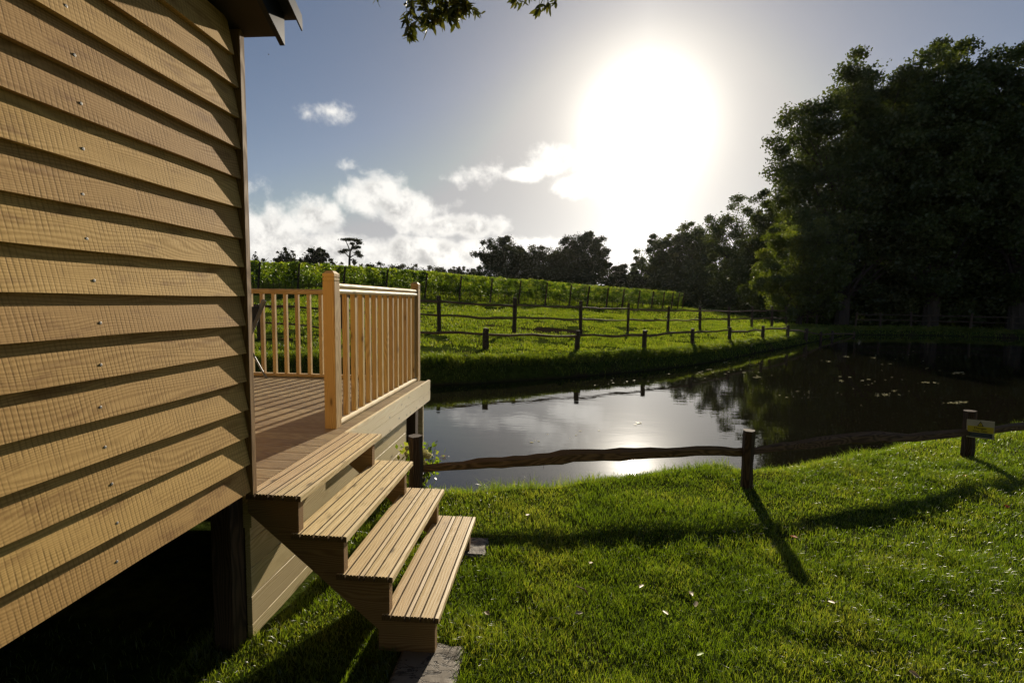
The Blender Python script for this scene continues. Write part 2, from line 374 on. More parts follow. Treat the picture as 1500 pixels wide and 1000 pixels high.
def height(X, D):
    X = np.asarray(X, float); D = np.asarray(D, float)
    s = sdf(X, D)+.10*(fbm(X*1.3, D*1.3, 5)-.45)
    mid = np.interp(X, nx, nd)+1.5
    isfar = D > mid
    lawn = -.02+.035*(fbm(X*.9, D*.9, 1)-.45)+.03*(fbm(X*4, D*4, 2)-.45)
    Df = np.interp(X, VFX, VFD)+1.5
    pl = -.82+.058*np.minimum(D, Df)+.043*np.maximum(D-Df, 0)-.078*(-14.+np.logaddexp(0, (X+14.)/2.)*2.)
    k = .25; fld = .14+np.logaddexp(0, (pl-.14)/k)*k
    fld = fld+.10*(fbm(X*.5, D*.5, 3)-.45)*np.clip((s-.3)/2, 0, 1)+.05*(fbm(X*2, D*2, 9)-.45)
    land = np.where(isfar, fld, lawn)
    w = np.where(isfar, .70, .55)
    t = np.clip(s/w, 0, 1); t = np.where(isfar, 1-(1-t)**2, t*t*(3-2*t)*.55+.45*t)
    bank = -.36+(land+.36)*t
    under = -.36+np.clip(s, -1.2, 0)*.8
    return np.where(s > 0, bank, under)
def XD(x, y): return x*RT[0]+y*RT[1], x*FL[0]+y*FL[1]
def gz(x, y):
    X, D = XD(x, y); return float(height(np.array([X]), np.array([D]))[0])

def axis_(segs):
    out = [segs[0][0]]
    for a, b, st in segs:
        n = max(1, int(round((b-a)/st))); out += list(a+(b-a)*(np.arange(1, n+1)/n))
    return np.array(out)
xs = axis_([(-600, -300, 100), (-300, -60, 15), (-60, -14, 1.5), (-14, -3, .4), (-3, 9, .11), (9, 36, .3), (36, 90, 2), (90, 300, 15), (300, 600, 100)])
ds = axis_([(-300, -30, 30), (-30, -2, 2), (-2, .8, .3), (.8, 8, .11), (8, 36, .25), (36, 90, 1.5), (90, 320, 10), (320, 620, 100)])
GX, GD = np.meshgrid(xs, ds)
GZ = height(GX, GD)
far_ = GD > 300; GZ = np.where(far_, height(GX, np.minimum(GD, 300)), GZ)
PX = GX*RT[0]+GD*FL[0]; PY = GX*RT[1]+GD*FL[1]
V = np.stack([PX, PY, GZ], -1).reshape(-1, 3); nxn = len(xs)
ii, jj = np.meshgrid(np.arange(len(ds)-1), np.arange(nxn-1), indexing='ij'); a0 = (ii*nxn+jj).ravel()
Q = np.stack([a0, a0+1, a0+nxn+1, a0+nxn], 1)
mt, nt, b = new_mat('meadow_ground')
po = nt.N('ShaderNodeNewGeometry').outputs['Position']
n1 = nt.noise(po, .6, 5); n2 = nt.noise(po, 9., 5, .7); n3 = nt.noise(po, .25, 3)
c = nt.mix(nt.mr(n2, .3, .7), (.020, .030, .006), (.055, .075, .014))
c = nt.mix(nt.mr(n1, .56, .68), c, (.045, .034, .018))
mud_ = wd(1.7, 22.2); dm = nt.N('ShaderNodeVectorMath', {0: nt.N('ShaderNodeMapping', {'Vector': po, 'Location': (-mud_[0]*.55, -mud_[1]*.9, 0), 'Scale': (.55, .9, 0)}).outputs[0]}, operation='LENGTH').outputs['Value']
c = nt.mix(nt.mr(nt.M('ADD', dm, nt.M('MULTIPLY', n2, .8)), 1.7, 1.2), c, (.022, .017, .012))
sd = nt.N('ShaderNodeSeparateXYZ', {0: po}).outputs[2]
c = nt.mix(nt.mr(sd, -.2, -.31), c, (.03, .024, .015))
nt.l.new(c, b.inputs['Base Color']); b.inputs['Roughness'].default_value = .95; b.inputs['Specular IOR Level'].default_value = .0
bp = nt.N('ShaderNodeBump', {'Height': n2, 'Strength': .8, 'Distance': .03}); nt.l.new(bp.outputs[0], b.inputs['Normal'])
tag(link('ground', mesh_np('ground', V, Q, smooth=True), mt), kind='structure')

# water
WZ = -.29
pts = np.array([wd(*p) for p in POLY]); cen = pts.mean(0)
grow = []
for i, (X, D) in enumerate(POLY):
    t = POLY[(i+1) % len(POLY)]-POLY[i-1]; t /= np.linalg.norm(t); nrm = np.array([t[1], -t[0]])
    grow.append((*wd(X+nrm[0]*.35, D+nrm[1]*.35), WZ))
me = bpy.data.meshes.new('water'); me.from_pydata(grow, [], [tuple(range(len(grow)))]); me.update()
mt, nt, b = new_mat('pond_water')
po = nt.N('ShaderNodeNewGeometry').outputs['Position']
b.inputs['Base Color'].default_value = (.010, .009, .005, 1); b.inputs['Roughness'].default_value = .012; b.inputs['IOR'].default_value = 1.62
w1 = nt.noise(nt.N('ShaderNodeMapping', {'Vector': po, 'Scale': (1.6, 4., 1), 'Rotation': (0, 0, .3)}).outputs[0], 1.2, 3, .5, .4)
w2 = nt.noise(nt.N('ShaderNodeMapping', {'Vector': po, 'Scale': (9., 20., 1), 'Rotation': (0, 0, -.35)}).outputs[0], 1., 3, .6, .3)
patch = nt.mr(nt.noise(po, .35, 2), .40, .65, .15, 1.)
hh = nt.M('ADD', nt.M('MULTIPLY', w1, .55), nt.M('MULTIPLY', nt.M('MULTIPLY', w2, .05), patch))
bp = nt.N('ShaderNodeBump', {'Height': hh, 'Strength': .12, 'Distance': .02}); nt.l.new(bp.outputs[0], b.inputs['Normal'])
tag(link('water', me, mt), kind='structure')

# ------------------------------------------------------------------ grass
def blades(xy, z, L, Wd, lean, tint, segs=2):
    """xy Nx2, one curved two-segment blade each"""
    n = len(xy); th = rng.uniform(0, 2*np.pi, n); la = rng.uniform(0, 2*np.pi, n)
    base = np.column_stack([xy, z]); s = np.column_stack([np.cos(th), np.sin(th), np.zeros(n)])*(Wd/2)[:, None]
    ld = np.column_stack([np.cos(la), np.sin(la), np.zeros(n)])
    mid = base+ld*(L*lean*.35)[:, None]+np.column_stack([np.zeros(n), np.zeros(n), L*.55])
    tip = base+ld*(L*lean)[:, None]+np.column_stack([np.zeros(n), np.zeros(n), L*(1-.35*lean)])
    V = np.stack([base-s, base+s, mid-s*.8, mid+s*.8, tip], 1).reshape(-1, 3)
    o = np.arange(n)*5
    q = np.stack([o, o+1, o+3, o+2], 1); t = np.stack([o+2, o+3, o+4], 1)
    return V, q, t, np.repeat(tint, 5)
def grass_obj(name, X, D, Lf, Wf, label, mat, tufts=1, lean=.6, seed=11, zoff=0., tall=2.2, bare=0.):
    s = sdf(X, D); keep = s > .06; X, D = X[keep], D[keep]
    x, y = X*RT[0]+D*FL[0], X*RT[1]+D*FL[1]
    keep = ~((x < -1.46) & (y < 5.85) & (y > 2.32))
    keep &= ~((x < -1.75) & (y <= 2.32) & (rng.random(len(x)) < .93))
    for (ax, ay, bx, by) in SLABS: keep &= ~((x > ax) & (x < bx) & (y > ay) & (y < by))
    X, D, x, y = X[keep], D[keep], x[keep], y[keep]
    if bare:
        q = fbm(x*1.1, y*1.1, seed+5)+.35*(fbm(x*.3, y*.3, seed+6)-.45)-.38*np.exp(-((X-1.7)**2/3+(D-22.2)**2/1.2))
        kp = q > bare*rng.uniform(.85, 1.15, len(X)); X, D, x, y = X[kp], D[kp], x[kp], y[kp]
    n = len(X); z = height(X, D)+zoff
    cl = fbm(x*7, y*7, seed)*.6+fbm(x*1.7, y*1.7, seed+3)*.6      # 0..1 clumps
    L = Lf(X, D)*(.30+tall*cl*cl)*rng.uniform(.55, 1.35, n); Wd = Wf(X, D)*rng.uniform(.7, 1.3, n)
    ln = lean*rng.uniform(.3, 1.6, n)
    tint = np.clip(.15+.75*fbm(x*2.5, y*2.5, seed+7)+rng.normal(0, .16, n), 0, 1)
    V, q, t, ti = blades(np.column_stack([x, y]), z-.004, L, Wd, np.clip(ln, 0, 1.3), tint)
    o = link(name, mesh_np(name, V, q, t, {'tint': ti}), mat)
    tag(o, label, 'grass', kind='stuff'); return o
SLABS = [(-.73, 1.93, -.42, 2.34), (-.66, 3.20, -.44, 3.46)]
def scatter(xa, xb, da, db, dens):
    n = int((xb-xa)*(db-da)*dens); return rng.uniform(xa, xb, n), rng.uniform(da, db, n)
parts = [scatter(-2.6, 3.6, 1.0, 3.4, 11000), scatter(-2.6, 5.5, 3.4, 5.6, 5200), scatter(2.5, 9.5, 4.6, 8.6, 3000), scatter(3.6, 6.5, 1.5, 4.6, 1500),
         scatter(-2.6, 4, -1., 1.0, 900)]
X = np.concatenate([p[0] for p in parts]); D = np.concatenate([p[1] for p in parts])
mk = D < np.interp(X, nx, nd)+.1; X, D = X[mk], D[mk]
grass_obj('lawn_grass', X, D, lambda X, D: .052+.0*X, lambda X, D: 0.0028+.0005*np.maximum(D-2.5, 0), 'short green lawn grass between the steps and the pond', M_GRASS, bare=.13)
# far side
parts = [scatter(-9, 30, 9, 20, 420), scatter(-12, 34, 20, 38, 190), scatter(30, 42, 20, 40, 60), scatter(-16, 24, 30, 64, 30), scatter(8, 36, 10, 32, 40)]
X = np.concatenate([p[0] for p in parts]); D = np.concatenate([p[1] for p in parts])
mk = D > np.interp(X, nx, nd)+1.5; X, D = X[mk], D[mk]
grass_obj('field_grass', X, D, lambda X, D: .075+.0025*np.maximum(D-12, 0), lambda X, D: .010+.0009*np.maximum(D-12, 0), 'rough grass of the sloping field beyond the pond', M_FGRASS, lean=.7, seed=31, tall=2.9, bare=.33)
# longer tufts on the bank lip
segp = []
for i in range(len(NEAR), len(POLY)-1):
    a, bq = POLY[i], POLY[i+1]; n = int(np.linalg.norm(bq-a)*1500)
    t = rng.random(n)[:, None]; e = bq-a; e = e/np.linalg.norm(e); nr = np.array([e[1], -e[0]])
    segp.append(a+(bq-a)*t+nr*rng.uniform(.32, 1.0, n)[:, None])
P = np.concatenate(segp)
grass_obj('bank_grass', P[:, 0], P[:, 1], lambda X, D: .125+.0*X, lambda X, D: .009+.0006*np.maximum(D-12, 0), 'long overhanging grass along the far edge of the pond', M_FGRASS, lean=.8, seed=41)
segp = []
for i in range(2, 13):
    a, bq = POLY[i], POLY[i+1]; n = int(np.linalg.norm(bq-a)*1300)
    t = rng.random(n)[:, None]; e = bq-a; e = e/np.linalg.norm(e); nr = np.array([e[1], -e[0]])
    segp.append(a+(bq-a)*t+nr*rng.uniform(.07, .5, n)[:, None])
P = np.concatenate(segp)
grass_obj('edge_grass', P[:, 0], P[:, 1], lambda X, D: .10+.0*X, lambda X, D: .0045+.0*X, 'longer grass fringe on the near edge of the pond', M_GRASS, lean=.6, seed=51)

# ------------------------------------------------------------------ deck
ZD = 1.75-.972                 # deck level
X0, G_, W_, Y0, LS, RI = -1.507, .2297, .288, 2.247, 1.139, .1945
Y1 = 5.80                      # far edge of the deck
deck = empty('timber_deck', (-3.2, 4.0, 0), 'raised timber deck with baluster railing standing over the pond edge', 'deck')
DG = .0085
def groove_profile(x0, w, z, th, pitch=.0158, deep=5, gd=.0035, gw=.0045, dd=.011):
    """outline (u, z) of a reeded board, top at z"""
    n = int(w/pitch); p = w/n; top = []
    for k in range(n):
        a = x0+k*p
        big = deep and k % deep == deep//2
        d, g = (dd, DG) if big else (gd, gw)
        top += [(a+.0002, z), (a+p-g-.0004, z)]
        if k < n-1: top += [(a+p-g+.0004, z-d), (a+p-.0006, z-d)]
    top[-1] = (x0+w, z-.002); top[0] = (x0, z-.002)
    return [(x0+w, z-th), (x0, z-th)]+top
mb = MB(); y = 2.30
while y < Y1-.14:
    prof = groove_profile(y, .143, ZD, .028, pitch=.0143, deep=0, gd=.005, gw=.0055)
    mb.extr(prof, 0, -6.2, X0-.003 if y < Y0+LS+.03 else X0-.003)       # axis 0: (y,z)
    y += .148
mb.build('deck_boards', M_DECK, deck)
for k in range(2):            # fascia
    mb = MB(); z1 = ZD-.002-k*.124; h = .121
    ys = Y0+LS+.012; ye = Y1
    poly = [(ys, z1-h), (ye-.02, z1-h), (ye-.004, z1-h+.03), (ye, z1-.03 if k else z1-.01), (ye-.006, z1), (ys, z1)]
    mb.extr(poly, 0, X0-.002, X0+.026, along=1); mb.build('fascia_board', M_FASCIA, deck)
for k in range(6):            # skirt boards under the deck, behind the steps
    mb = MB(); z1 = ZD-.07-k*.15-.055
    h = .147 if k < 5 else .12
    mb.box((X0-.045, 2.30, z1-h), (X0-.018, 4.97, z1), along=1, bev=.002); mb.build('skirt_board', M_SKIRT if k else M_SKIRT, deck)
mb = MB(); mb.box((X0-.046, 2.29, ZD-.20), (X0-.002, Y0+LS+.01, ZD-.032), along=1); mb.build('edge_joist', M_SKIRT, deck)
for k in range(9):
    mb = MB(); z1 = ZD-.04-k*.15; mb.box((-6.1, Y1-.06, z1-.147), (X0-.05, Y1-.03, z1), along=0); mb.build('added_sun_block_board', M_SKIRT, deck)  # unseen boards added to keep sunlight out from under deck and cabin
mb = MB(); mb.obox((X0-.03, 5.22, .2), [(1, 0, 0), (0, 1, -.05), (0, .05, 1)], (.05, .05, .40), along=2); mb.build('support_post', M_DARKW, deck)
for yy in (2.42, 4.9): 
    mb = MB(); mb.box((X0-.17, yy-.05, -.2), (X0-.06, yy+.05, ZD-.05), along=2); mb.build('support_post', M_DARKW, deck)
for xx in (-2.6, -3.8, -5.0):
    mb = MB(); mb.box((xx-.05, 5.55, -.8), (xx+.05, 5.65, ZD-.05), along=2); mb.build('support_post', M_DARKW, deck)
# newel posts
PXR = -1.597; S = .09; HP = 1.168; PY0 = 3.47; PY1 = 5.68
def newel(x, y, h):
    mb = MB()
    def ringbox(z0, z1, e):
        mb.box((x-S+e, y+e, z0), (x-e, y+S-e, z1), along=2, bev=.003)
    ringbox(ZD, ZD+h-.075, 0); ringbox(ZD+h-.075, ZD+h-.068, .006); ringbox(ZD+h-.068, ZD+h-.05, 0); ringbox(ZD+h-.05, ZD+h-.043, .006)
    z0 = ZD+h-.043; z1 = z0+.022; zt = ZD+h
    V = [(x-S, y, z0), (x, y, z0), (x, y+S, z0), (x-S, y+S, z0), (x-S, y, z1), (x, y, z1), (x, y+S, z1), (x-S, y+S, z1),
         (x-S+.022, y+.022, zt), (x-.022, y+.022, zt), (x-.022, y+S-.022, zt), (x-S+.022, y+S-.022, zt)]
    Fc = [(0, 1, 5, 4), (1, 2, 6, 5), (2, 3, 7, 6), (3, 0, 4, 7), (4, 5, 9, 8), (5, 6, 10, 9), (6, 7, 11, 10), (7, 4, 8, 11), (8, 9, 10, 11), (3, 2, 1, 0)]
    mb.add(V, Fc, [(v[2], v[0], v[1]) for v in V]); return mb.build('newel_post', M_PINE, deck)
newel(PXR, PY0, HP); newel(PXR, PY1, HP); newel(-5.9, PY1, HP)
# handrails (two rounded mouldings, as seen) and bottom rails
def rounded(cx, cz, w, h, n=10):
    out = []
    for k in range(n):
        a = 2*math.pi*k/n; c, s_ = math.cos(a), math.sin(a)
        out.append((cx+abs(c)**.7*math.copysign(w/2, c), cz+abs(s_)**.7*math.copysign(h/2, s_)))
    return out
RX = PXR-S/2
mb = MB(); pr = [(x, z) for x, z in rounded(RX+.004, ZD+1.063, .068, .036)]
mb.extr([(z, x) for x, z in pr], 1, PY0+S, PY1); mb.build('handrail', M_PALE, deck)
mb = MB(); pr = rounded(RX+.004, ZD+1.022, .075, .040); mb.extr([(z, x) for x, z in pr], 1, PY0+S, PY1); mb.build('handrail', M_PALE, deck)
mb = MB(); pr = rounded(RX+.004, ZD+.022, .068, .042); mb.extr([(z, x) for x, z in pr], 1, PY0+S, PY1); mb.build('bottom_rail', M_PALE, deck)
mb = MB(); mb.box((-5.9, PY1+.01, ZD+1.01), (PXR-S, PY1+.078, ZD+1.07), along=0, bev=.012); mb.build('handrail', M_PINE, deck)
mb = MB(); mb.box((-5.9, PY1+.012, ZD+.004), (PXR-S, PY1+.076, ZD+.042), along=0, bev=.006); mb.build('bottom_rail', M_PINE, deck)
nb = 14
for k in range(nb):
    yy = PY0+S+.045+(PY1-PY0-S-.09)*k/(nb-1)
    mb = MB(); mb.box((RX-.0205, yy-.0205, ZD+.04), (RX+.0205, yy+.0205, ZD+1.005), along=2, bev=.002); mb.build('baluster', M_PINE, deck)
xx = PXR-S-.085
while xx > -5.8:
    mb = MB(); mb.box((xx-.0205, PY1+.0245, ZD+.04), (xx+.0205, PY1+.0655, ZD+1.012), along=2, bev=.002); mb.build('baluster', M_PINE, deck)
    xx -= .148

# ------------------------------------------------------------------ steps
steps = empty('wooden_steps', (X0+.6, Y0+LS/2, 0), 'open wooden steps with grooved treads leading up to the deck', 'steps')
TH = .030
for i in range(4):
    xx = X0+i*G_; zz = ZD-i*RI
    mb = MB()
    for k in range(2):
        pr = groove_profile(xx+k*(W_/2+.0025), W_/2-.004, zz+.001*(k if i else 0), TH, pitch=.0158, deep=4, gd=.0045, gw=.0046, dd=.0275)
        mb.extr([(z, x) for x, z in pr], 1, Y0+random.uniform(-.002, .002), Y0+LS+random.uniform(-.002, .002), along=1)
    tr_ = mb.build('tread', M_TREAD, steps); tr_.data.materials.append(M_END_SHADE)
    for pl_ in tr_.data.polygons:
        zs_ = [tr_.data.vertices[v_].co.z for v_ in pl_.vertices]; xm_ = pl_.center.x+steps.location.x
        if abs(pl_.normal.y) > .9 or (pl_.normal.z > .9 and min(zs_) < zz-.02) or (abs(pl_.normal.x) > .7 and max(zs_)-min(zs_) > .02 and xx+.01 < xm_ < xx+W_-.01): pl_.material_index = 1  # deep groove floors and walls get the dark colour in place of shade
def stringer(ya, yb):
    pts = []
    zt = ZD-TH-.0015
    pts.append((X0+.002, zt))
    for i in range(4):
        pts.append((X0+i*G_+W_-.022, zt-i*RI))
        if i < 3: pts.append((X0+i*G_+W_-.022, zt-(i+1)*RI))
    pts.append((X0+3*G_+W_-.022, .0))
    pts.append((X0+3*G_-.02, .0))
    sl_ = RI/G_
    pts.append((X0+.002, ZD-TH-.052-.5*RI*0-(0.0)*sl_-.02))
    # lower edge runs just under the back corner of every tread
    pts[-1] = (X0+.002, (ZD-TH-.075)+.0)
    pts.insert(-1, (X0+3*G_-.02, ZD-TH-.075-(3*G_-.022)*sl_))
    mb = MB(); P = [(z, x) for x, z in pts]
    mb.extr(P, 1, ya, yb, along=0); return mb.build('stringer', M_STRING, steps)
stringer(Y0+.012, Y0+.057); stringer(Y0+LS-.135, Y0+LS-.09)

# stone slabs
def slab(x0, y0, x1, y1, label):
    mt = M_STONE; nx_, ny_ = 14, 14; V = []; z0 = gz((x0+x1)/2, (y0+y1)/2)
    for j in range(ny_+1):
        for i in range(nx_+1):
            u, v = i/nx_, j/ny_
            x = x0+(x1-x0)*u; y = y0+(y1-y0)*v
            eg = min(u, v, 1-u, 1-v)
            jx = (float(vnoise(np.array(v*5.), np.array(x0*9), 3))-.5)*.035*(1 if u in (0, 1) else 0)
            jy = (float(vnoise(np.array(u*5.), np.array(y0*9), 4))-.5)*.03*(1 if v in (0, 1) else 0)
            V.append((x+jx-(x0+x1)/2, y+jy-(y0+y1)/2, .012+(.012*float(fbm(np.array(x*14), np.array(y*14), 6)))+(-.012 if eg == 0 else 0)))
    n = len(V); Fc = [(j*(nx_+1)+i, j*(nx_+1)+i+1, (j+1)*(nx_+1)+i+1, (j+1)*(nx_+1)+i) for j in range(ny_) for i in range(nx_)]
    rim = [i for i in range(nx_+1)]+[(j*(nx_+1)+nx_) for j in range(1, ny_+1)]+[ny_*(nx_+1)+i for i in range(nx_-1, -1, -1)]+[j*(nx_+1) for j in range(ny_-1, 0, -1)]
    m0 = len(V); V += [(V[r][0], V[r][1], -.03) for r in rim]
    for k in range(len(rim)): Fc.append((rim[(k+1) % len(rim)], rim[k], m0+k, m0+(k+1) % len(rim)))
    Fc.append(tuple(m0+k for k in range(len(rim)-1, -1, -1)))
    me = bpy.data.meshes.new('stone_slab'); me.from_pydata(V, [], Fc); me.update()
    o = link('stone_slab', me, mt, None, ((x0+x1)/2, (y0+y1)/2, z0+.012)); return tag(o, label, 'stone slab', 'stone slabs under the steps')
mt, nt, b = new_mat('slate_slab'); M_STONE = mt
po = nt.N('ShaderNodeTexCoord').outputs['Object']
n1 = nt.noise(po, 5, 5, .6, 1.2); n2 = nt.noise(po, 40, 5)
cr = nt.mr(nt.M('ABSOLUTE', nt.M('SUBTRACT', nt.noise(nt.N('ShaderNodeMapping', {'Vector': po, 'Rotation': (0, 0, .8), 'Scale': (1, 2.2, 1)}).outputs[0], 6, 4, .6, .8), .5)), 0., .025)
c = nt.mix(n1, (.14, .115, .085), (.25, .21, .155)); c = nt.mix(nt.M('MULTIPLY', n2, .5), c, (.12, .10, .08)); c = nt.mix(nt.M('SUBTRACT', 1., cr), c, (.04, .035, .03))
nt.l.new(c, b.inputs['Base Color']); b.inputs['Roughness'].default_value = .7
bp = nt.N('ShaderNodeBump', {'Height': nt.M('ADD', cr, n1), 'Strength': .8, 'Distance': .01}); nt.l.new(bp.outputs[0], b.inputs['Normal'])
slab(*SLABS[0], 'rough grey brown stone slab in the grass at the near foot of the steps')
slab(*SLABS[1], 'smaller stone slab half hidden in grass at the far foot of the steps')

# ------------------------------------------------------------------ cabin
CX = -1.461
cabin = empty('timber_cabin', (-3.8, 0, .8), 'timber cabin clad in overlapping rough sawn boards, with a dark metal roof edge', 'cabin')
EXP = .1365; zb = .795; ZE = 2.945; TA = math.tan(math.radians(29.5)); YE = 2.236
k = 0; zlist = []
while zb < 4.25:
    hb = EXP+.024
    def yl(z): return YE if z < ZE+.02 else YE-(z-ZE-.02)/TA
    mb = MB(); wob = random.uniform(-.002, .002)
    xb, xt = CX-.010+wob, CX-.041; ym = yl(zb+EXP)
    if ym < .1: break
    # thick lower edge, thin upper edge; slices along y so that the lower edge is slightly uneven
    ns = 14; V = []; G = []; off = np.array([random.uniform(0, 50), random.uniform(0, 9), 0])
    for s_ in range(ns+1):
        y = -ym+2*ym*s_/ns; dz = .0022*math.sin(s_*1.7+k*2.1)+random.uniform(-.0008, .0008)
        for (x, z) in ((xb, zb+dz), (xt, zb+hb), (xt-.006, zb+hb), (xb-.030, zb+dz)):
            V.append((x, y, z)); G.append(off+np.array([y, z-zb, x]))
    Fc = []
    for s_ in range(ns):
        for q in range(4): Fc.append((s_*4+q, s_*4+(q+1) % 4, s_*4+4+(q+1) % 4, s_*4+4+q))
    Fc += [(0, 1, 2, 3), (ns*4+3, ns*4+2, ns*4+1, ns*4)]
    mb.add(V, Fc, G); bd = mb.build('cladding_board', M_CLAD, cabin)
    zlist.append(zb)
    # screw
    sm = MB(); px_ = 1.50+.012*math.sin(k*1.3)-.0045*k; zz = zb+.040+random.uniform(-.004, .004); xs_ = xb+(xt-xb)*.25
    sm.tube([(xs_-.003, px_, zz), (xs_+.0008, px_, zz), (xs_+.0018, px_, zz)], [.0055, .0055, .0035], sides=10, ref=(0, 0, 1))
    so_ = sm.build('screw_head', M_STEEL, None); so_.location = np.array(so_.location)-np.array(cabin.location); so_.parent = cabin
    zb += EXP; k += 1
mb = MB(); mb.box((CX-.075, YE+.001, .775), (CX, YE+.036, ZE+.02), along=2, bev=.002); mb.build('corner_board', M_CORNER, cabin)
mb = MB(); mb.extr([(-YE, .80), (YE-.001, .80), (YE-.001, ZE-.02), (0, ZE-.02+YE*TA), (-YE, ZE-.02)], 0, -6.0, CX-.050, along=1); mb.build('wall_frame', M_DARKW, cabin)
for k in range(16):
    z0 = .80+k*EXP; mb = MB(); mb.extr([(YE+.001, z0), (YE+.022, z0), (YE+.008, z0+EXP+.02), (YE+.001, z0+EXP+.02)], 0, -6.0, CX-.076, along=0); mb.build('end_wall_board', M_CLAD, cabin)
mb = MB(); mb.box((-5.95, -2.2, .64), (CX-.30, 2.2, .79), along=1); mb.build('chassis_beam', M_DARKW, cabin)
for (x, y) in ((-1.600, 2.235), (CX-.5, -.6), (-5.6, 2.1), (-5.6, -.6), (CX-.2, -2.1)):
    mb = MB(); mb.box((x-.05, y-.05, -.1), (x+.05, y+.05, .785), along=2); mb.build('foundation_post', M_DARKW, cabin)
# roof: slopes up from the far eave; verge overhangs the clad gable
roof = None
def slope_poly(yo, z_off, th, ridge=0.):
    """outline in (y,z): a band following the roof slope from the eave at y=yo"""
    a = (yo, ZE+.03+z_off-(yo-YE)*TA); r = (0, ZE+.03+z_off+YE*TA)
    return [a, (a[0], a[1]+th), (0, r[1]+th), (-a[0], a[1]+th), (-a[0], a[1]), (0, r[1])]
mb = MB(); mb.extr(slope_poly(YE+.045, .0, .025), 0, -6.2, -1.300, along=1); roof = mb.build('roof', M_SOFFIT, cabin)
mb = MB(); mb.extr(slope_poly(YE+.055, -.03, .13), 0, -1.2995, -1.275, along=1); mb.build('barge_board', M_BLACKM, roof)
mb = MB(); mb.extr(slope_poly(YE+.075, .103, .02), 0, -6.25, -1.20, along=1); mb.build('roof_sheet', M_BLACKM, roof)
mb = MB(); mb.extr(slope_poly(YE+.076, .055, .05), 0, -1.206, -1.199, along=1); mb.build('verge_trim', M_BLACKM, roof)

# folding chair on the deck (only its back shows past the corner of the cabin)
cc_ = at_z(378, 560, ZD); CXX, CYY = -3.72, 5.12
chair = empty('folding_chair', (CXX, CYY, ZD), 'grey metal folding chair on the deck beside the cabin corner', 'chair')
def cp(x, y, z): return (CXX+x, CYY+y, ZD+z)
for sy in (0, .44):
    mb = MB(); mb.tube([cp(.30, sy, .93), cp(.16, sy, .62), cp(.06, sy, .42)], .027, 12, ref=(0, 1, 0)); mb.build('back_frame', M_CHAIR, chair, smooth=False)
    mb = MB(); mb.tube([cp(.02, sy, .50), cp(.30, sy, .0)], .012, 8, ref=(0, 1, 0)); mb.build('leg', M_CHAIR, chair)
    mb = MB(); mb.tube([cp(.10, sy, .44), cp(-.30, sy, .0)], .012, 8, ref=(0, 1, 0)); mb.build('leg', M_CHAIR, chair)
    mb = MB(); mb.tube([cp(.14, sy, .62), cp(-.30, sy, .60)], .014, 8, ref=(0, 1, 0)); mb.build('armrest', M_CHAIR, chair)
mb = MB(); mb.obox(cp(-.12, .22, .43), np.eye(3), (.21, .20, .012), 1, .004); mb.build('seat', M_CHAIRF, chair)
mb = MB(); mb.obox(cp(.19, .22, .70), [(.41, 0, .91), (0, 1, 0), (-.91, 0, .41)], (.17, .18, .006), 1, .003); mb.build('backrest', M_CHAIRF, chair)

# ------------------------------------------------------------------ cleft fences
def cleft_post(name, base, h, r, mat, parent, leanx=0., leany=0., sides=7):
    mb = MB(); n = 7; P = []; Rr = []
    for i in range(n):
        t = i/(n-1); P.append((base[0]+leanx*t*h+random.uniform(-1, 1)*r*.06, base[1]+leany*t*h, base[2]-.12+(h+.12)*t)); Rr.append(r*(1.06-.1*t+random.uniform(-.05, .05)))
    mb.tube(P, Rr, sides, jit=.16, flat=1., ref=(1, 0, 0)); return mb.build(name, mat, parent)
def cleft_rail(name, P, R, mat, parent, sub=5, wob=.0, sides=6, flat=.55):
    P = [np.array(p, float) for p in P]; out = []; rr = []
    for i in range(len(P)-1):
        for k in range(sub):
            t = k/sub; out.append(P[i]*(1-t)+P[i+1]*t); rr.append(R[i]*(1-t)+R[i+1]*t)
    out.append(P[-1]); rr.append(R[-1])
    for i in range(1, len(out)-1): out[i] = out[i]+np.array([0, 0, random.uniform(-wob, wob)]); rr[i] *= random.uniform(.88, 1.1)
    mb = MB(); mb.tube(out, rr, sides, jit=.18, flat=flat, ref=(0, 0, 1)); return mb.build(name, mat, parent)

def gp(px, D):                # ground point under image column px at level distance D
    p = at(px, 500, D); return np.array([p[0], p[1], gz(p[0], p[1])])
P0 = gp(609, 4.17); P1 = at_z(1094, 712, -.01); P2 = at_z(1416, 671, -.02); P1[2] = gz(P1[0], P1[1]); P2[2] = gz(P2[0], P2[1]); P3 = np.array([*wd(8.6, 7.0), 0.]); P3[2] = gz(P3[0], P3[1])
nf = empty('cleft_rail_fence', tuple(P1), 'rustic dark brown cleft timber fence on the lawn at the near pond edge', 'fence')
for P, h, r, lx in ((P0, .585, .060, -.01), (P1, .565, .062, -.02), (P2, .57, .064, -.02), (P3, .55, .06, 0)):
    cleft_post('post', P, h, r, M_DARKW, nf, lx, 0.)
def railpts(lst): return [at(px, py, D) for px, py, D in lst]
cleft_rail('rail', railpts([(609, 688, 4.20), (700, 680, 4.3), (770, 676, 4.36), (840, 668, 4.43), (930, 665, 4.52), (1020, 661, 4.6), (1095, 662, 4.66)]), [.028, .042, .052, .060, .056, .046, .042], M_CLEFT, nf, 4, .006)
cleft_rail('rail', railpts([(1093, 662, 4.68), (1160, 653, 4.87), (1230, 643, 5.07), (1290, 640, 5.25), (1330, 641, 5.37), (1380, 636, 5.5), (1427, 632, 5.67)]), [.036, .05, .066, .064, .05, .056, .042], M_CLEFT, nf, 4, .006)
cleft_rail('rail', railpts([(1426, 634, 5.67), (1500, 624, 5.98), (1600, 606, 6.4)])+[P3+np.array([0, 0, .33])], [.045, .055, .06, .05], M_CLEFT, nf, 4, .006)

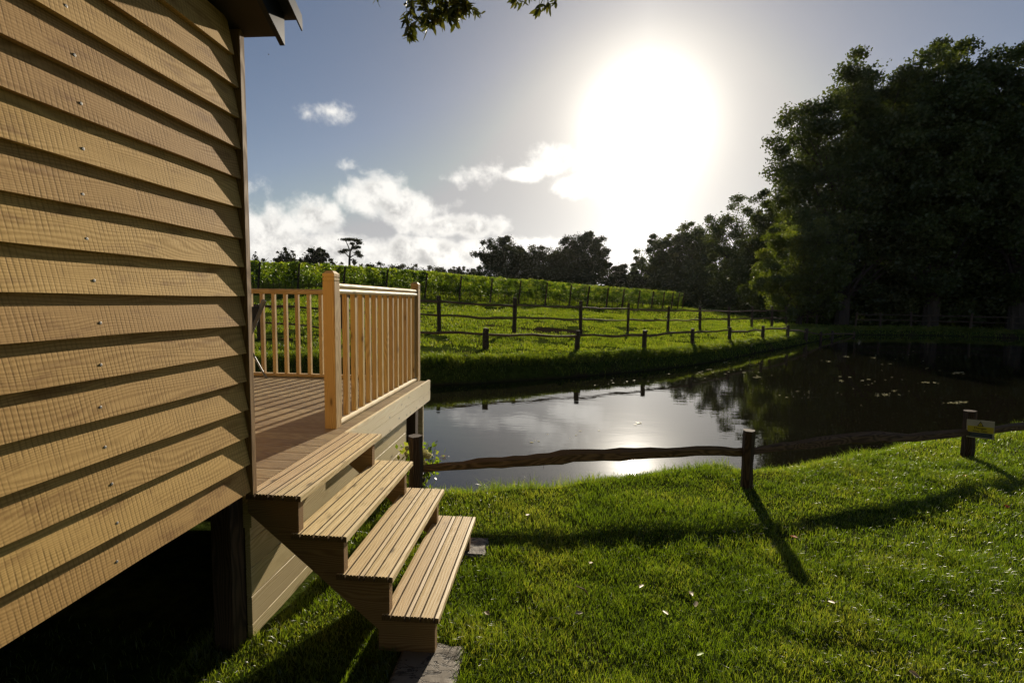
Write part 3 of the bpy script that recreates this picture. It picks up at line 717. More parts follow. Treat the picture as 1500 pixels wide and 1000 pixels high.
# danger sign on the second post
dsn = P2-CAM; dsn[2] = 0; dsn /= np.linalg.norm(dsn)
tocam = -dsn; rightv = np.array([-tocam[1], tocam[0], 0.])
SC = P2+tocam*.155; SC = at(1436, 628.5, float((SC-CAM)@FL))
sign = empty('warning_sign', tuple(SC), 'small danger sign with yellow band and dark band fixed to the fence post', 'sign')
tl = math.radians(2.2); ux = rightv*math.cos(tl)+np.array([0, 0, math.sin(tl)]); uz = -rightv*math.sin(tl)+np.array([0, 0, math.cos(tl)])
SWD, SHT = .232, .208
def panel(name, x0, z0, x1, z1, d, th, mat):
    mb = MB(); c = SC+ux*(x0+x1)/2+uz*(z0+z1)/2+tocam*(d+th/2)
    mb.obox(c, [ux, tocam, uz], ((x1-x0)/2, th/2, (z1-z0)/2), 0); return mb.build(name, mat, sign)
panel('sign_board', -SWD/2, -SHT/2, SWD/2, SHT/2, 0, .004, M_WHITE)
panel('yellow_band', -SWD/2+.008, -.038, SWD/2-.006, .034, .0042, .0012, M_YELLOW)
panel('dark_band', -SWD/2+.010, -SHT/2+.012, SWD/2-.016, -.041, .0042, .0012, M_NAVY)
def tri(w, h, cz, d, mat, name):
    mb = MB(); V = []
    for dd in (0, .0012):
        for (x, z) in ((-w/2, -h/2), (w/2, -h/2), (0, h/2)): V.append(SC+ux*x+uz*(cz+z)+tocam*(d+dd))
    mb.add(V, [(0, 1, 2), (5, 4, 3), (0, 3, 4, 1), (1, 4, 5, 2), (2, 5, 3, 0)], [(0, 0, 0)]*6); return mb.build(name, mat, sign)
tri(.056, .058, .064, .0042, M_INK, 'warning_triangle'); tri(.036, .036, .0605, .0056, M_YELLOW, 'warning_triangle')
panel('warning_mark', -.002, .054, .002, .070, .0072, .001, M_INK); panel('warning_mark', -.002, .0475, .002, .0515, .0072, .001, M_INK)
def text(s_, size, cx, cz, d, mat):
    cu = bpy.data.curves.new('lettering', 'FONT'); cu.body = s_; cu.size = size; cu.align_x = 'CENTER'; cu.align_y = 'CENTER'; cu.extrude = .0006; cu.offset = size*.012
    to = bpy.data.objects.new('lettering_curve', cu); COL.objects.link(to)
    dg = bpy.context.evaluated_depsgraph_get(); me = bpy.data.meshes.new_from_object(to.evaluated_get(dg)); bpy.data.objects.remove(to)
    M4 = Matrix(((ux[0], uz[0], tocam[0], 0), (ux[1], uz[1], tocam[1], 0), (ux[2], uz[2], tocam[2], 0), (0, 0, 0, 1)))
    me.transform(Matrix.Translation(Vector(ux*cx+uz*cz+tocam*d))@M4); me.materials.clear(); return link('lettering', me, mat, sign)
text('Danger', .036, 0, .012, .0062, M_INK); text('Deep water', .026, 0, -.021, .0062, M_INK)
for k, (z, w) in enumerate(((-.057, .07), (-.078, .085))): panel('small_print', -w, z-.0035, w, z+.0035, .0056, .0008, M_PALEBLUE)

# lake-side single rail fence
def fence_run(name, pts, h, r, rails, label, mat_p, mat_r, railr, wob):
    root = empty(name, tuple(pts[0]), label, 'fence')
    tops = []
    for P in pts:
        cleft_post('post', P, h*random.uniform(.95, 1.06), r*random.uniform(.9, 1.15), mat_p, root, random.uniform(-.05, .05), random.uniform(-.04, .04), 6)
    for i in range(len(pts)-1):
        for rh in rails:
            a = pts[i]+np.array([0, 0, rh+random.uniform(-.03, .03)]); b_ = pts[i+1]+np.array([0, 0, rh+random.uniform(-.03, .03)])
            c = (a+b_)/2+np.array([0, 0, random.uniform(-.05, .03)]); d1 = a*.75+b_*.25+np.array([0, 0, random.uniform(-.03, .03)]); d2 = a*.25+b_*.75+np.array([0, 0, random.uniform(-.03, .03)])
            cleft_rail('rail', [a, d1, c, d2, b_], [railr*random.uniform(.7, 1.1) for _ in range(5)], mat_r, root, 2, wob, 5, .6)
    return root
lk = [(220, 13.2), (381, 13.6), (560, 13.9), (711, 14.4), (845, 15.2), (944, 16.4), (1014, 18), (1068, 20), (1117, 22.3), (1153, 24.5), (1180, 26.2), (1202, 28), (1219, 30), (1251, 33.8)]
fence_run('pond_bank_fence', [gp(*p) for p in lk], .64, .078, [.47], 'low single rail cleft fence along the far bank of the pond', M_DARKW, M_CLEFT, .042, .012)
fd = [(330, 16.3), (500, 17.2), (643.5, 18.2), (753, 19.8), (850, 21.5), (919, 23.2), (977, 25), (1025, 27), (1067, 29), (1100, 31), (1129, 33), (1150, 35), (1167, 37), (1180, 39), (1194, 41.5), (1204, 43.5), (1213, 45.5), (1222, 48)]
fence_run('field_fence', [gp(*p) for p in fd], 1.38, .072, [.64, 1.14], 'taller double rail cleft fence crossing the grass below the vineyard', M_DARKW, M_CLEFT, .045, .014)
rf = [(1251, 36.0), (1288, 36.5), (1333, 36.8), (1358, 37), (1419, 36), (1480, 34.5), (1550, 33.5), (1640, 33)]
fence_run('shaded_pond_fence', [gp(*p) for p in rf], 1.15, .08, [.55, .95], 'shaded cleft fence at the dark far right end of the pond', M_DARKW, M_DARKW, .05, .014)

# ------------------------------------------------------------------ foliage
def leafquads(C, size, tint, aspect=.62, flat=None):
    n = len(C); a = rng.normal(size=(n, 3)); a /= np.linalg.norm(a, axis=1)[:, None]
    b_ = np.cross(a, rng.normal(size=(n, 3))); b_ /= np.linalg.norm(b_, axis=1)[:, None]
    s = (size*rng.uniform(.6, 1.3, n))[:, None]
    V = np.stack([C-a*s*.5, C+b_*s*.5*aspect, C+a*s*.5, C-b_*s*.5*aspect], 1).reshape(-1, 3)
    o = np.arange(n)*4
    return V, np.stack([o, o+1, o+2, o+3], 1), np.repeat(tint, 4)

def make_tree(name, label, x, y, H, R, n_cl, n_leaf, leaf, mat, cb=.28, seed=0, sparse=0., group=None, cat='tree', squash=1., lobes=None, tr=None, zb=None, trunk=True, fill=.35):
    n_cl = int(n_cl*2.2); z0 = gz(x, y) if zb is None else zb
    root = empty(name, (x, y, z0), label, cat, group)
    rs = np.random.default_rng(seed)
    zc = H*(1+cb)/2; rz = H*(1-cb)/2
    cl = []
    ph = rs.uniform(0, 6.28, 4)
    while len(cl) < n_cl:
        d = rs.normal(size=3); d /= np.linalg.norm(d); rad = rs.uniform(.2, 1)**.38
        lump = 1+.16*math.sin(3*math.atan2(d[1], d[0])+ph[0])+.14*math.sin(5*d[2]+4*math.atan2(d[1], d[0])+ph[1])+.08*math.sin(9*d[2]+ph[2])
        p = np.array([d[0]*R*rad*lump, d[1]*R*rad*lump*squash, d[2]*rz*rad*min(1.12, lump)])
        if p[2] < 0: p[:2] *= (1-.25*abs(p[2]/rz))
        cl.append(p+np.array([0, 0, zc]))
    cl = np.array(cl)
    # trunk and limbs
    if trunk:
        tr = tr or H*.022
        mb = MB(); n = 9; tp = []
        for i in range(n):
            t = i/(n-1); tp.append(np.array([x+math.sin(t*3+seed)*.03*H*t, y+math.cos(t*2.3+seed)*.02*H*t, z0-.2+t*H*.86]))
        mb.tube(tp, [tr*(1.25-1.1*(i/(n-1))**.8)+.01 for i in range(n)], 9, jit=.08)
        ob = mb.build('trunk', M_BARK, root)
        mb = MB()
        order = rs.permutation(n_cl)[:min(n_cl, 46)]
        for q in order:
            e = cl[q]+np.array([x, y, z0]); t = np.clip((cl[q][2]/H-.18)*.85, .12, .95); k = t*(n-1); i = int(min(k, n-2)); st = tp[i]*(1-(k-i))+tp[i+1]*(k-i)
            m1 = st*.55+e*.45+np.array([0, 0, .05*H*rs.uniform(-.6, 1)]); m1[:2] += rs.normal(size=2)*.02*H; r0 = tr*(.42-.3*t)
            mb.tube([st, m1, e*.98+m1*.02], [r0, r0*.55, r0*.14], 5, jit=.05, cap=False)
        mb.build('limb', M_BARK, root)
    # leaves
    per = rs.multinomial(n_leaf, rs.dirichlet(np.full(n_cl, 6.)))
    rc = R*rs.uniform(.09, .20, n_cl)
    C = []; T = []
    for q in range(n_cl):
        m_ = per[q]; d = rs.normal(size=(m_, 3)); d /= np.linalg.norm(d, axis=1)[:, None]+1e-9
        rr = rs.uniform(0, 1, m_)**.5
        p = cl[q]+d*rr[:, None]*rc[q]*np.array([1.15, 1.15, .75])
        C.append(p); T.append(np.clip(.45+rs.normal(0, .17)+rs.normal(0, .14, m_), 0, 1))
    nf_ = int(n_leaf*fill); d = rs.normal(size=(nf_, 3)); d /= np.linalg.norm(d, axis=1)[:, None]; rr = rs.uniform(0, .97, nf_)**.5
    lmp = 1+.13*np.sin(3*np.arctan2(d[:, 1], d[:, 0])+ph[0])+.10*np.sin(5*d[:, 2]+4*np.arctan2(d[:, 1], d[:, 0])+ph[1])
    pf = d*(rr*lmp)[:, None]*np.array([R*.9, R*.9*squash, rz*.9])+np.array([0, 0, zc]); kf = vnoise(pf[:, 0]*5/R+pf[:, 2]*3/R, pf[:, 1]*5/R+pf[:, 2]*4/R, seed) > .30
    C.append(pf[kf]); T.append(np.clip(rs.normal(.42, .16, int(kf.sum())), 0, 1))
    C = np.concatenate(C); T = np.concatenate(T)
    # ragged twigs
    C = C+rs.normal(size=C.shape)*R*.018
    if sparse: kp = rs.random(len(C)) > sparse; C = C[kp]; T = T[kp]
    C = C[C[:, 2] > .05]; T = T[:len(C)]
    Vv, q, t = leafquads(C, leaf, T)
    link('crown', mesh_np('crown', Vv, q, None, {'tint': t}), mat, root)
    return root
def tree_px(name, label, px, topy, D, wpx, **kw):
    x, y, _ = at(px, 440, D); zt = at(px, topy, D)[2]; z0 = gz(x, y)
    return make_tree(name, label, x, y, zt-z0, wpx*D/F/2, **kw)
BIG = dict(n_cl=120, n_leaf=110000, leaf=.24, mat=M_OAK)
tree_px('oak_tree', 'tall spreading tree whose left edge reaches furthest over the pond toward the sun', 1235, 100, 41, 215, cb=.12, seed=1, **BIG)
tree_px('oak_tree', 'broad dark tree behind the fence sign, second from the right edge', 1365, 78, 39, 210, cb=.12, seed=2, **BIG)
tree_px('oak_tree', 'tallest dark tree at the right edge of the picture', 1490, 62, 36, 200, cb=.12, seed=3, **BIG)
tree_px('oak_tree', 'dark tree beyond the right edge, overhanging the pond corner', 1660, 70, 33, 230, cb=.1, seed=4, n_cl=80, n_leaf=50000, leaf=.28, mat=M_OAK)
tree_px('oak_tree', 'dark tree crown between the leftmost tall tree and the broad tree', 1300, 86, 45, 170, cb=.1, seed=15, n_cl=90, n_leaf=60000, leaf=.27, mat=M_OAK)
tree_px('oak_tree', 'shaded tree filling the gap behind the two tallest trees', 1425, 130, 52, 330, cb=.05, seed=5, n_cl=110, n_leaf=70000, leaf=.36, mat=M_OAK)
tree_px('oak_tree', 'lower rounded tree with yellow green sunlit tips left of the tall trees', 1172, 318, 36.5, 125, cb=.0, seed=6, n_cl=60, n_leaf=40000, leaf=.17, mat=M_LIT)
tree_px('ash_tree', 'airy open crowned tree with visible branches left of the great dark trees', 1082, 296, 84, 110, cb=.35, seed=7, n_cl=70, n_leaf=30000, leaf=.32, mat=M_OAK, sparse=.25, tr=.35, fill=.05)
tree_px('oak_tree', 'dark tree joining the airy open tree to the great trees on its right', 1128, 286, 62, 85, cb=.1, seed=16, n_cl=60, n_leaf=30000, leaf=.28, mat=M_OAK)
tree_px('oak_tree', 'round topped tree between the airy tree and the smaller hedge trees', 1012, 326, 102, 74, cb=.3, seed=8, n_cl=60, n_leaf=26000, leaf=.36, mat=M_OAK)
tree_px('oak_tree', 'smaller round tree lowest under the sun at the left end of the wood', 968, 342, 106, 64, cb=.25, seed=9, n_cl=50, n_leaf=22000, leaf=.36, mat=M_OAK)
tree_px('oak_tree', 'low scrubby tree just right of the gap below the sun', 938, 378, 112, 46, cb=.05, seed=10, n_cl=40, n_leaf=14000, leaf=.38, mat=M_OAK)
k = 0
for (px, ty, D, w) in ((955, 402, 98, 90), (1000, 385, 94, 110), (1050, 372, 86, 120), (1100, 362, 66, 120), (1150, 372, 48, 120), (1205, 392, 44, 110), (1265, 385, 43, 130), (1330, 375, 42, 150), (1400, 370, 41, 150), (1470, 372, 39, 150), (1560, 380, 37, 160)):
    tree_px('understorey_bush', 'dense dark bush in the unbroken undergrowth below the tall trees', px, ty, D, w, cb=-.15, seed=20+k, n_cl=46, n_leaf=20000, leaf=.26*max(1, D/52), mat=M_OAK, group='undergrowth bushes under the wood', cat='bush', trunk=False); k += 1
# copse on the hill
tree_px('oak_tree', 'large round tree at the left end of the hilltop copse', 738, 348, 112, 76, cb=.1, seed=40, n_cl=60, n_leaf=26000, leaf=.36, mat=M_FAR)
tree_px('oak_tree', 'lower flat topped tree in the middle of the hilltop copse', 790, 362, 118, 80, cb=.0, seed=41, n_cl=60, n_leaf=22000, leaf=.38, mat=M_FAR)
tree_px('oak_tree', 'large domed tree at the right of the hilltop copse', 855, 342, 110, 84, cb=.1, seed=42, n_cl=60, n_leaf=28000, leaf=.36, mat=M_FAR)
tree_px('oak_tree', 'small low tree at the right end of the hilltop copse', 903, 384, 100, 50, cb=-.1, seed=43, n_cl=36, n_leaf=12000, leaf=.34, mat=M_FAR)
tree_px('oak_tree', 'narrow tree tucked behind the middle of the hilltop copse', 822, 358, 126, 50, cb=.0, seed=44, n_cl=36, n_leaf=12000, leaf=.4, mat=M_FAR)
tree_px('hedge_bush', 'low dark hedge growth filling the foot of the hilltop copse', 800, 392, 104, 190, cb=-.2, seed=45, n_cl=60, n_leaf=22000, leaf=.36, mat=M_FAR, trunk=False, cat='bush')
tree_px('hedge_bush', 'low hedge growth in the dip just under the sun', 920, 398, 95, 60, cb=-.2, seed=46, n_cl=30, n_leaf=12000, leaf=.28, mat=M_FAR, trunk=False, cat='bush')
# far left trees and hedgerow
tree_px('distant_tree', 'rounded dark tree on the skyline left of the umbrella pine', 463, 360, 190, 40, cb=.0, seed=50, n_cl=36, n_leaf=9000, leaf=.6, mat=M_FAR)
tree_px('distant_tree', 'smaller dark tree on the skyline between the cabin and the rounded tree', 421, 362, 195, 32, cb=.0, seed=51, n_cl=30, n_leaf=7000, leaf=.6, mat=M_FAR)
tree_px('distant_tree', 'small pointed tree on the skyline beside the cabin corner', 376, 368, 200, 13, cb=.0, seed=52, n_cl=16, n_leaf=1800, leaf=.6, mat=M_FAR)
k = 0
for (px, ty, w) in ((365, 379, 44), (400, 378, 40), (440, 376, 44), (490, 381, 40), (545, 384, 44), (575, 386, 40), (605, 387, 46), (636, 388, 36), (668, 390, 34), (694, 392, 26), (335, 378, 50), (290, 375, 60)):
    tree_px('distant_tree', 'low rounded tree in the far skyline hedgerow', px, ty, 240, w, cb=-.3, seed=60+k, n_cl=16, n_leaf=3000, leaf=.8, mat=M_FAR, group='skyline hedgerow trees', trunk=False); k += 1
# umbrella pine
x, y, _ = at(515, 392, 200); z0 = gz(x, y); top = at(515, 350, 200)[2]; Hh = top-z0
pine = empty('umbrella_pine', (x, y, z0), 'tall flat topped pine with a bare trunk alone on the skyline', 'tree')
def q_(px, py): p = at(px, py, 200); return p
mb = MB(); mb.tube([q_(512, 396), q_(512, 380), q_(513, 368), q_(517, 358)], [.55, .45, .35, .2], 7, .05); mb.build('trunk', M_BARK, pine)
mb = MB()
for (a, b_) in (((512, 377), (503, 369)), ((512, 378), (520, 373)), ((513, 368), (507, 354)), ((513, 368), (524, 357)), ((520, 373), (527, 374)), ((512, 382), (518, 379)), ((517, 379), (519, 383))):
    mb.tube([q_(*a), (q_(*a)+q_(*b_))/2+np.array([0, 0, .2]), q_(*b_)], [.3, .22, .12], 5)
mb.build('limb', M_BARK, pine)
C = []
for (px, py, w, h) in ((506, 351, 6, 1.6), (514, 350.5, 7, 1.8), (522, 352, 6, 2), (526, 356, 4, 2), (501, 369, 5, 2), (506, 366.5, 4, 1.6), (524, 370, 4, 2.5), (527, 374.5, 4, 2), (520, 363, 3.5, 2), (516, 357, 3, 1.5), (525, 362, 3, 1.5), (519, 384, 2.5, 3)):
    n = 420; c = q_(px, py); d = rng.normal(size=(n, 3))*.5
    C.append(c+d*np.array([w, w, h*1.1])*.2778*1.0)
C = np.concatenate(C)
Vv, qd, t = leafquads(C-np.array([x, y, z0]), .5, np.clip(rng.normal(.4, .2, len(C)), 0, 1)); link('crown', mesh_np('crown', Vv, qd, None, {'tint': t}), M_FAR, pine)

# ------------------------------------------------------------------ vineyard
vy = VY
rowdir = FL*math.cos(math.radians(42))-RT*math.sin(math.radians(42)); rowdir = rowdir[:2]
for i, (px, D) in enumerate(vy):
    B = gp(px, D)
    root = empty('vine_row', tuple(B), 'long row of green grapevines with an end post, running up the hillside vineyard', 'vine row', 'vineyard rows')
    cleft_post('end_post', B, 1.9, .07, M_DARKW, root, .10, .0, 6)
    Lr = 46.; nl = 13000
    t = rng.uniform(0, 1, nl)**1.35*Lr
    along = np.column_stack([B[0]+rowdir[0]*t, B[1]+rowdir[1]*t])
    top = 1.96+.22*(fbm(t*.9, t*0+i*7.7, 3)-.45)*2+.12*(fbm(t*3.3, t*0+i*3.1, 8)-.45)*2
    hgt = .42+(top-.42)*rng.uniform(0, 1, nl)**.75
    gap = fbm(t*1.6, hgt*1.0+i*5, 13) < .37
    wd_ = rng.normal(0, .15, nl)*(1.1-.35*np.abs(hgt-1.2))
    xy = along+np.column_stack([-rowdir[1], rowdir[0]])*wd_[:, None]
    Xr, Dr = XD(xy[:, 0], xy[:, 1]); zz = height(Xr, Dr)+hgt
    # shoots sticking out
    C = np.column_stack([xy, zz])[~gap]-B
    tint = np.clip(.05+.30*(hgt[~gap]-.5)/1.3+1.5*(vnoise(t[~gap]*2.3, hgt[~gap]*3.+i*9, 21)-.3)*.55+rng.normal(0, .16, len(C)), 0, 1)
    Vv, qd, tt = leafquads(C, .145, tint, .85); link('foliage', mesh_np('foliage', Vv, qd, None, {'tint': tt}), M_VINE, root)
    s_ = 1.1
    while s_ < 9:
        p = np.array([B[0]+rowdir[0]*s_, B[1]+rowdir[1]*s_]); z = gz(*p); mb = MB(); mb.tube([(p[0], p[1], z-.05), (p[0]+.03, p[1], z+.35), (p[0], p[1], z+.75)], [.03, .024, .02], 5, .1); mb.build('vine_trunk', M_BARK, root); s_ += 1.3

# ------------------------------------------------------------------ overhanging branch
ob = empty('overhanging_tree', (3.2, -5.0, gz(3.2, -5.)), 'tree whose leafy twigs hang into the top of the picture', 'tree')
mb = MB(); mb.tube([(3.2, -5, -.3), (3.1, -4.9, 2.5), (2.8, -4.5, 5), (2.6, -4.2, 7.5)], [.32, .25, .2, .1], 10, .06); mb.build('trunk', M_BARK, ob)
H1 = at(640, -90, 6.0); H2 = at(790, -70, 6.4)
mb = MB(); mb.tube([(2.8, -4.5, 5), (2.2, -1, 6.4), (1.0, 3, 6.8), at(760, -130, 5.6), H1], [.14, .10, .07, .04, .02], 8, .05)
mb.tube([at(760, -130, 5.6), at(785, -90, 6.0), H2], [.035, .02, .012], 6); mb.build('limb', M_BARK, ob)
tw = MB(); LC = []
def twig(pts, D, n_l, spread=8, L=.085):
    P = [at(px, py, D+random.uniform(-.1, .1)) for px, py in pts]
    tw.tube(P, [.006-.004*i/(len(P)-1) for i in range(len(P))], 4, cap=False)
    for k in range(int(n_l*1.7)):
        t = random.uniform(.12, 1)*(len(P)-1); i = min(int(t), len(P)-2); c = P[i]*(1-t+i)+P[i+1]*(t-i)
        d = np.array([random.gauss(0, 1), random.gauss(0, 1), random.gauss(-.8, .8)]); d /= np.linalg.norm(d); LC.append((c, d, L*1.45*random.uniform(.6, 1.25)))
for k in range(14):
    sx = 605+k*6+random.uniform(-3, 3); ln = [52, 46, 40, 34, 36, 42, 30, 32, 26, 30, 26, 20, 18, 12][k]
    twig([(640+random.uniform(-10, 25), -60), (sx+random.uniform(-6, 6), -12), (sx+random.uniform(-8, 4), ln*.5), (sx-random.uniform(0, 10), ln)], 6.0, 24)
twig([(600, -40), (603, 10), (598, 38), (600, 55)], 6.0, 20); twig([(655, -20), (672, 5), (690, 12), (706, 20)], 6.0, 22, L=.075)
twig([(640, -30), (655, 5), (664, 22), (666, 34)], 6.0, 14)
for (a, b_) in ((757, 4), (764, 3), (790, 14), (797, 8), (803, 12), (812, 4), (775, -6), (552, 0)):
    twig([(785 if a > 600 else 560, -60), (a, -22), (a, b_-4), (a+random.uniform(-3, 3), b_)], 6.4, 9)
tw.build('twig', M_BARK, ob)
nq = 90000; d = rng.normal(size=(nq, 3)); d /= np.linalg.norm(d, axis=1)[:, None]; rr = rng.uniform(0, 1, nq)**.4  # unseen crown, widened and lowered to block sky light from behind the camera
pc = d*rr[:, None]*np.array([15., 6.5, 7.])+np.array([1., -8.4, 7.5]); kp = vnoise(pc[:, 0]*.8+pc[:, 2]*.5, pc[:, 1]*.8+pc[:, 2]*.6, 77) > .25; pc = pc[kp & (pc[:, 1] < -1.6) & (pc[:, 2] > .6)]
Vv, qd, t = leafquads(pc-np.array(ob.location), .42, np.clip(rng.normal(.5, .2, len(pc)), 0, 1)); link('crown', mesh_np('crown', Vv, qd, None, {'tint': t}), M_HANG, ob)
n = len(LC); c = np.array([l[0] for l in LC]); d = np.array([l[1] for l in LC]); L = np.array([l[2] for l in LC])[:, None]
s_ = np.cross(d, rng.normal(size=(n, 3))); s_ /= np.linalg.norm(s_, axis=1)[:, None]
V = np.stack([c, c+d*L*.35+s_*L*.17, c+d*L*.7+s_*L*.13, c+d*L, c+d*L*.7-s_*L*.12, c+d*L*.35-s_*L*.15], 1).reshape(-1, 3)-np.array(ob.location)
o = np.arange(n)*6
link('foliage', mesh_np('foliage', V, np.concatenate([np.stack([o, o+1, o+2, o+5], 1), np.stack([o+5, o+2, o+3, o+4], 1)]), None, {'tint': np.repeat(rng.uniform(0, 1, n), 6)}), M_HANG, ob)

# ------------------------------------------------------------------ flowering shrub by the fence post
B = gp(614, 4.62); B[2] = max(B[2], -.15)
sh = empty('flowering_shrub', tuple(B), 'leafy shrub with round cream flower heads behind the left fence post', 'shrub')
mb = MB(); C = []
for k in range(26):
    a = random.uniform(0, 6.28); r = random.uniform(.03, .17); h = random.uniform(.15, .52)
    e = B+np.array([math.cos(a)*r, math.sin(a)*r, h]); mb.tube([B+np.array([0, 0, -.05]), (B+e)/2+np.array([math.cos(a)*.02, 0, .03]), e], [.005, .004, .002], 4, cap=False)
    for q in range(12): C.append(e+np.array([random.gauss(0, .045), random.gauss(0, .045), random.uniform(-.15, .02)]))
mb.build('stem', M_BARK, sh)
C = np.array(C)-B
Vv, qd, t = leafquads(C, .062, np.clip(rng.normal(.5, .25, len(C)), 0, 1), .55); link('foliage', mesh_np('foliage', Vv, qd, None, {'tint': t}), M_GRASS, sh)
for (px, py, r) in ((621, 663, .036), (627, 667, .030), (621, 679, .028), (597, 656, .022), (596, 664, .024), (599, 668, .02)):
    c = at(px, py, 4.55 if px > 610 else 4.6); n = 150; d = rng.normal(size=(n, 3)); d /= np.linalg.norm(d, axis=1)[:, None]
    Vv, qd, t = leafquads(c+d*r*rng.uniform(.75, 1.05, n)[:, None]-B, .019, rng.uniform(0, 1, n), .9); link('flower_head', mesh_np('flower_head', Vv, qd, None, {'tint': t}), M_BLOOM, sh)

# ------------------------------------------------------------------ small things
# fallen leaves on the lawn
def leafmesh(L, seed):
    rs = random.Random(seed); V = []; out = [(0, 0), (.25, .22), (.45, .30), (.6, .22), (.8, .2), (1, 0), (.8, -.18), (.6, -.25), (.45, -.28), (.25, -.2)]
    for (a, b_) in out: V.append(((a-.5)*L, b_*L*rs.uniform(.8, 1.2), abs(b_)*L*.35+rs.uniform(-.05, .05)*L))
    V.append((0, 0, -.04*L)); n = len(out)
    return mesh_np('fallen_leaf', V, None, [(i, (i+1) % n, n) for i in range(n)], {'tint': [rs.random()]*len(V)})
def drop(px, py, L, mat, label, seed, group=None, me=None, zo=.035):
    p = at_z(px, py, .03); z = gz(p[0], p[1])
    me = me or leafmesh(L, seed); o = link('fallen_leaf', me, mat if not me.materials else None, None, (p[0], p[1], z+zo)); o.rotation_euler = (random.uniform(-.3, .3), random.uniform(-.3, .3), random.uniform(0, 6))
    return tag(o, label, 'leaf', group)
drop(1413, 697, .055, M_YLEAF, 'bright yellow fallen leaf on the grass in front of the signed post', 1, zo=.05)
drop(1475, 741, .055, M_OLEAF, 'orange fallen leaf on the grass near the right edge', 2, zo=.05)
drop(1163, 784, .055, M_OLEAF, 'small reddish fallen leaf beside the shadow of the middle fence post', 3, zo=.05)
drop(1026, 957, .05, M_GLEAF, 'lime green leaf lying on the lawn at the bottom of the picture', 4, zo=.05)
lm = leafmesh(.05, 5); lm.materials.append(M_DEADLEAF)
for k, (px, py) in enumerate(((773, 750), (866, 822), (848, 895), (714, 894), (975, 893), (1020, 880), (1013, 864), (1218, 878), (1340, 980), (1290, 712), (1075, 775), (940, 855))):
    drop(px, py, .05, M_DEADLEAF, 'small curled pale brown dead leaf lying in the lawn grass', k, 'dead leaves on the lawn', me=lm)
mb = MB(); a = at_z(845, 858, .05); b_ = at_z(862, 872, .05); mb.tube([a, (a+b_)/2+np.array([.01, 0, .01]), b_], [.004, .005, .003], 5, .2)
tag(mb.build('stick', M_CLEFT, None, loc=(a[0], a[1], a[2])), 'short thin dead stick lying on the lawn', 'stick')

# bits of leaf and scum floating on the pond
pp = []
for (px, py, n, sx, sy) in ((1297, 578, 26, 18, 2.2), (1400, 590, 24, 16, 1.6), (1405, 546, 14, 12, 1.2), (1360, 560, 14, 16, 1.4), (1232, 558, 10, 6, 1), (1215, 529, 8, 7, 1), (1281, 524, 8, 5, .8), (1241, 522, 6, 4, .8),
                        (1110, 552, 8, 8, 3), (1060, 530, 10, 12, 1.5), (1258, 498, 16, 9, 1.5), (1310, 572, 8, 5, 1), (935, 620, 10, 6, 2), (655, 560, 8, 9, 2), (1150, 575, 12, 60, 18), (1250, 560, 24, 120, 30), (1050, 545, 24, 50, 10), (900, 560, 14, 60, 6), (1350, 530, 16, 90, 20), (800, 640, 8, 120, 15)):
    for k in range(n):
        p = at_z(px+random.gauss(0, sx*.5), py+random.gauss(0, sy*.5), WZ); pp.append((p[0], p[1]))
pp = np.array(pp); Xp, Dp = XD(pp[:, 0], pp[:, 1]); pp = pp[sdf(Xp, Dp) < -.25]; n = len(pp)
V = []; T = []
for k, (x, y) in enumerate(pp):
    s_ = random.uniform(.012, .038)*(1 if y < 14 else 1.6); th = random.uniform(0, 6)
    for q in range(4): r = s_*random.uniform(.5, 1); V.append((x+math.cos(th+q*1.57)*r*1.3, y+math.sin(th+q*1.57)*r*.8, WZ+.004+random.uniform(0, .006)))
    T += [random.random()]*4
o = np.arange(n)*4
tag(link('floating_leaf_litter', mesh_np('floating_leaf_litter', V, np.stack([o, o+1, o+2, o+3], 1), None, {'tint': T}), M_BLOOM), 'pale leaf fragments floating on the dark pond water', 'leaf litter', kind='stuff')
c = at_z(650, 668, WZ+.01); C = []
for a in range(9):
    an = a*.7; 
    for r in (.012, .024, .036): C.append((math.cos(an)*r, math.sin(an)*r, random.uniform(.0, .012)))
C.append((.07, -.01, .005)); C.append((.055, 0, .006)); C = np.array(C)
Vv, qd, t = leafquads(C, .018, rng.uniform(.3, 1, len(C)), .6); tag(link('floating_sprig', mesh_np('floating_sprig', Vv, qd, None, {'tint': t}), M_DEADLEAF, None, tuple(c)), 'little sprig of leaves floating beside the flowering shrub', 'sprig')
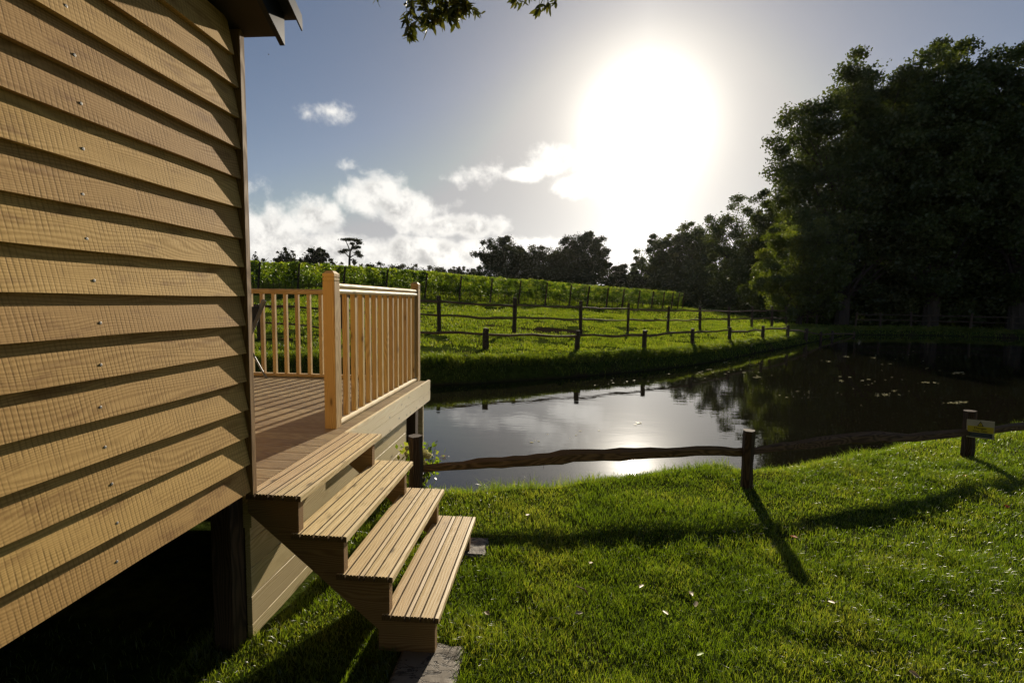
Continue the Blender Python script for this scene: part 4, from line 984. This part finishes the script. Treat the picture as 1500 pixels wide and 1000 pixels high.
# dry grass stalks hanging from the rail
mb = MB(); a = at(795, 676, 4.36)
for (dx, dz) in ((-.03, -.045), (-.05, -.03), (.01, -.07)):
    mb.tube([a, a+np.array([dx*.6, 0, dz*.3]), a+np.array([dx, 0, dz])], [.0022, .002, .001], 4)
tag(mb.build('hanging_splinter', M_CLEFT, None, loc=tuple(a)), 'thin bark splinters hanging under the near fence rail', 'splinter')
# flying insect
a = at(393.5, 80, 2.6); mb = MB(); mb.tube([a+np.array([-.0035, 0, 0]), a, a+np.array([.0035, 0, 0])], [.001, .0022, .001], 6)
fly = mb.build('insect', M_INK, None, loc=tuple(a)); tag(fly, 'tiny dark flying insect against the sky below the roof corner', 'insect')
mb = MB(); mb.add([a, a+np.array([-.002, .004, .002]), a+np.array([.002, .005, .002])], [(0, 1, 2)], [(0, 0, 0)]*3); mb.add([a, a+np.array([-.002, -.004, .002]), a+np.array([.002, -.005, .002])], [(0, 1, 2)], [(0, 0, 0)]*3)
mb.build('wing', M_CHAIR, fly)

hz = MB(); x0, y0 = -720, -420; hz.add([(x0, y0, -3.), (720, y0, -3.), (720, 720, -3.), (x0, 720, -3.), (x0, y0, 75.), (720, y0, 75.), (720, 720, 75.), (x0, 720, 75.)],
    [(0, 3, 2, 1), (4, 5, 6, 7), (0, 1, 5, 4), (1, 2, 6, 5), (2, 3, 7, 6), (3, 0, 4, 7)], [(0, 0, 0)]*8)
mt = bpy.data.materials.new('morning_haze'); mt.use_nodes = True; nt = NT(mt.node_tree); nt.n.remove(nt.n['Principled BSDF'])
pv = nt.N('ShaderNodeVolumePrincipled', {'Color': (.95, .93, .88, 1), 'Density': HAZE, 'Anisotropy': .65}); nt.l.new(pv.outputs[0], nt.n['Material Output'].inputs['Volume'])
tag(hz.build('haze', mt), kind='stuff')
scene.cycles.volume_bounces = 0
scene.cycles.max_bounces = 6; scene.cycles.diffuse_bounces = 2; scene.cycles.glossy_bounces = 3; scene.cycles.transmission_bounces = 3; scene.cycles.transparent_max_bounces = 4
scene.cycles.sample_clamp_indirect = 6.0
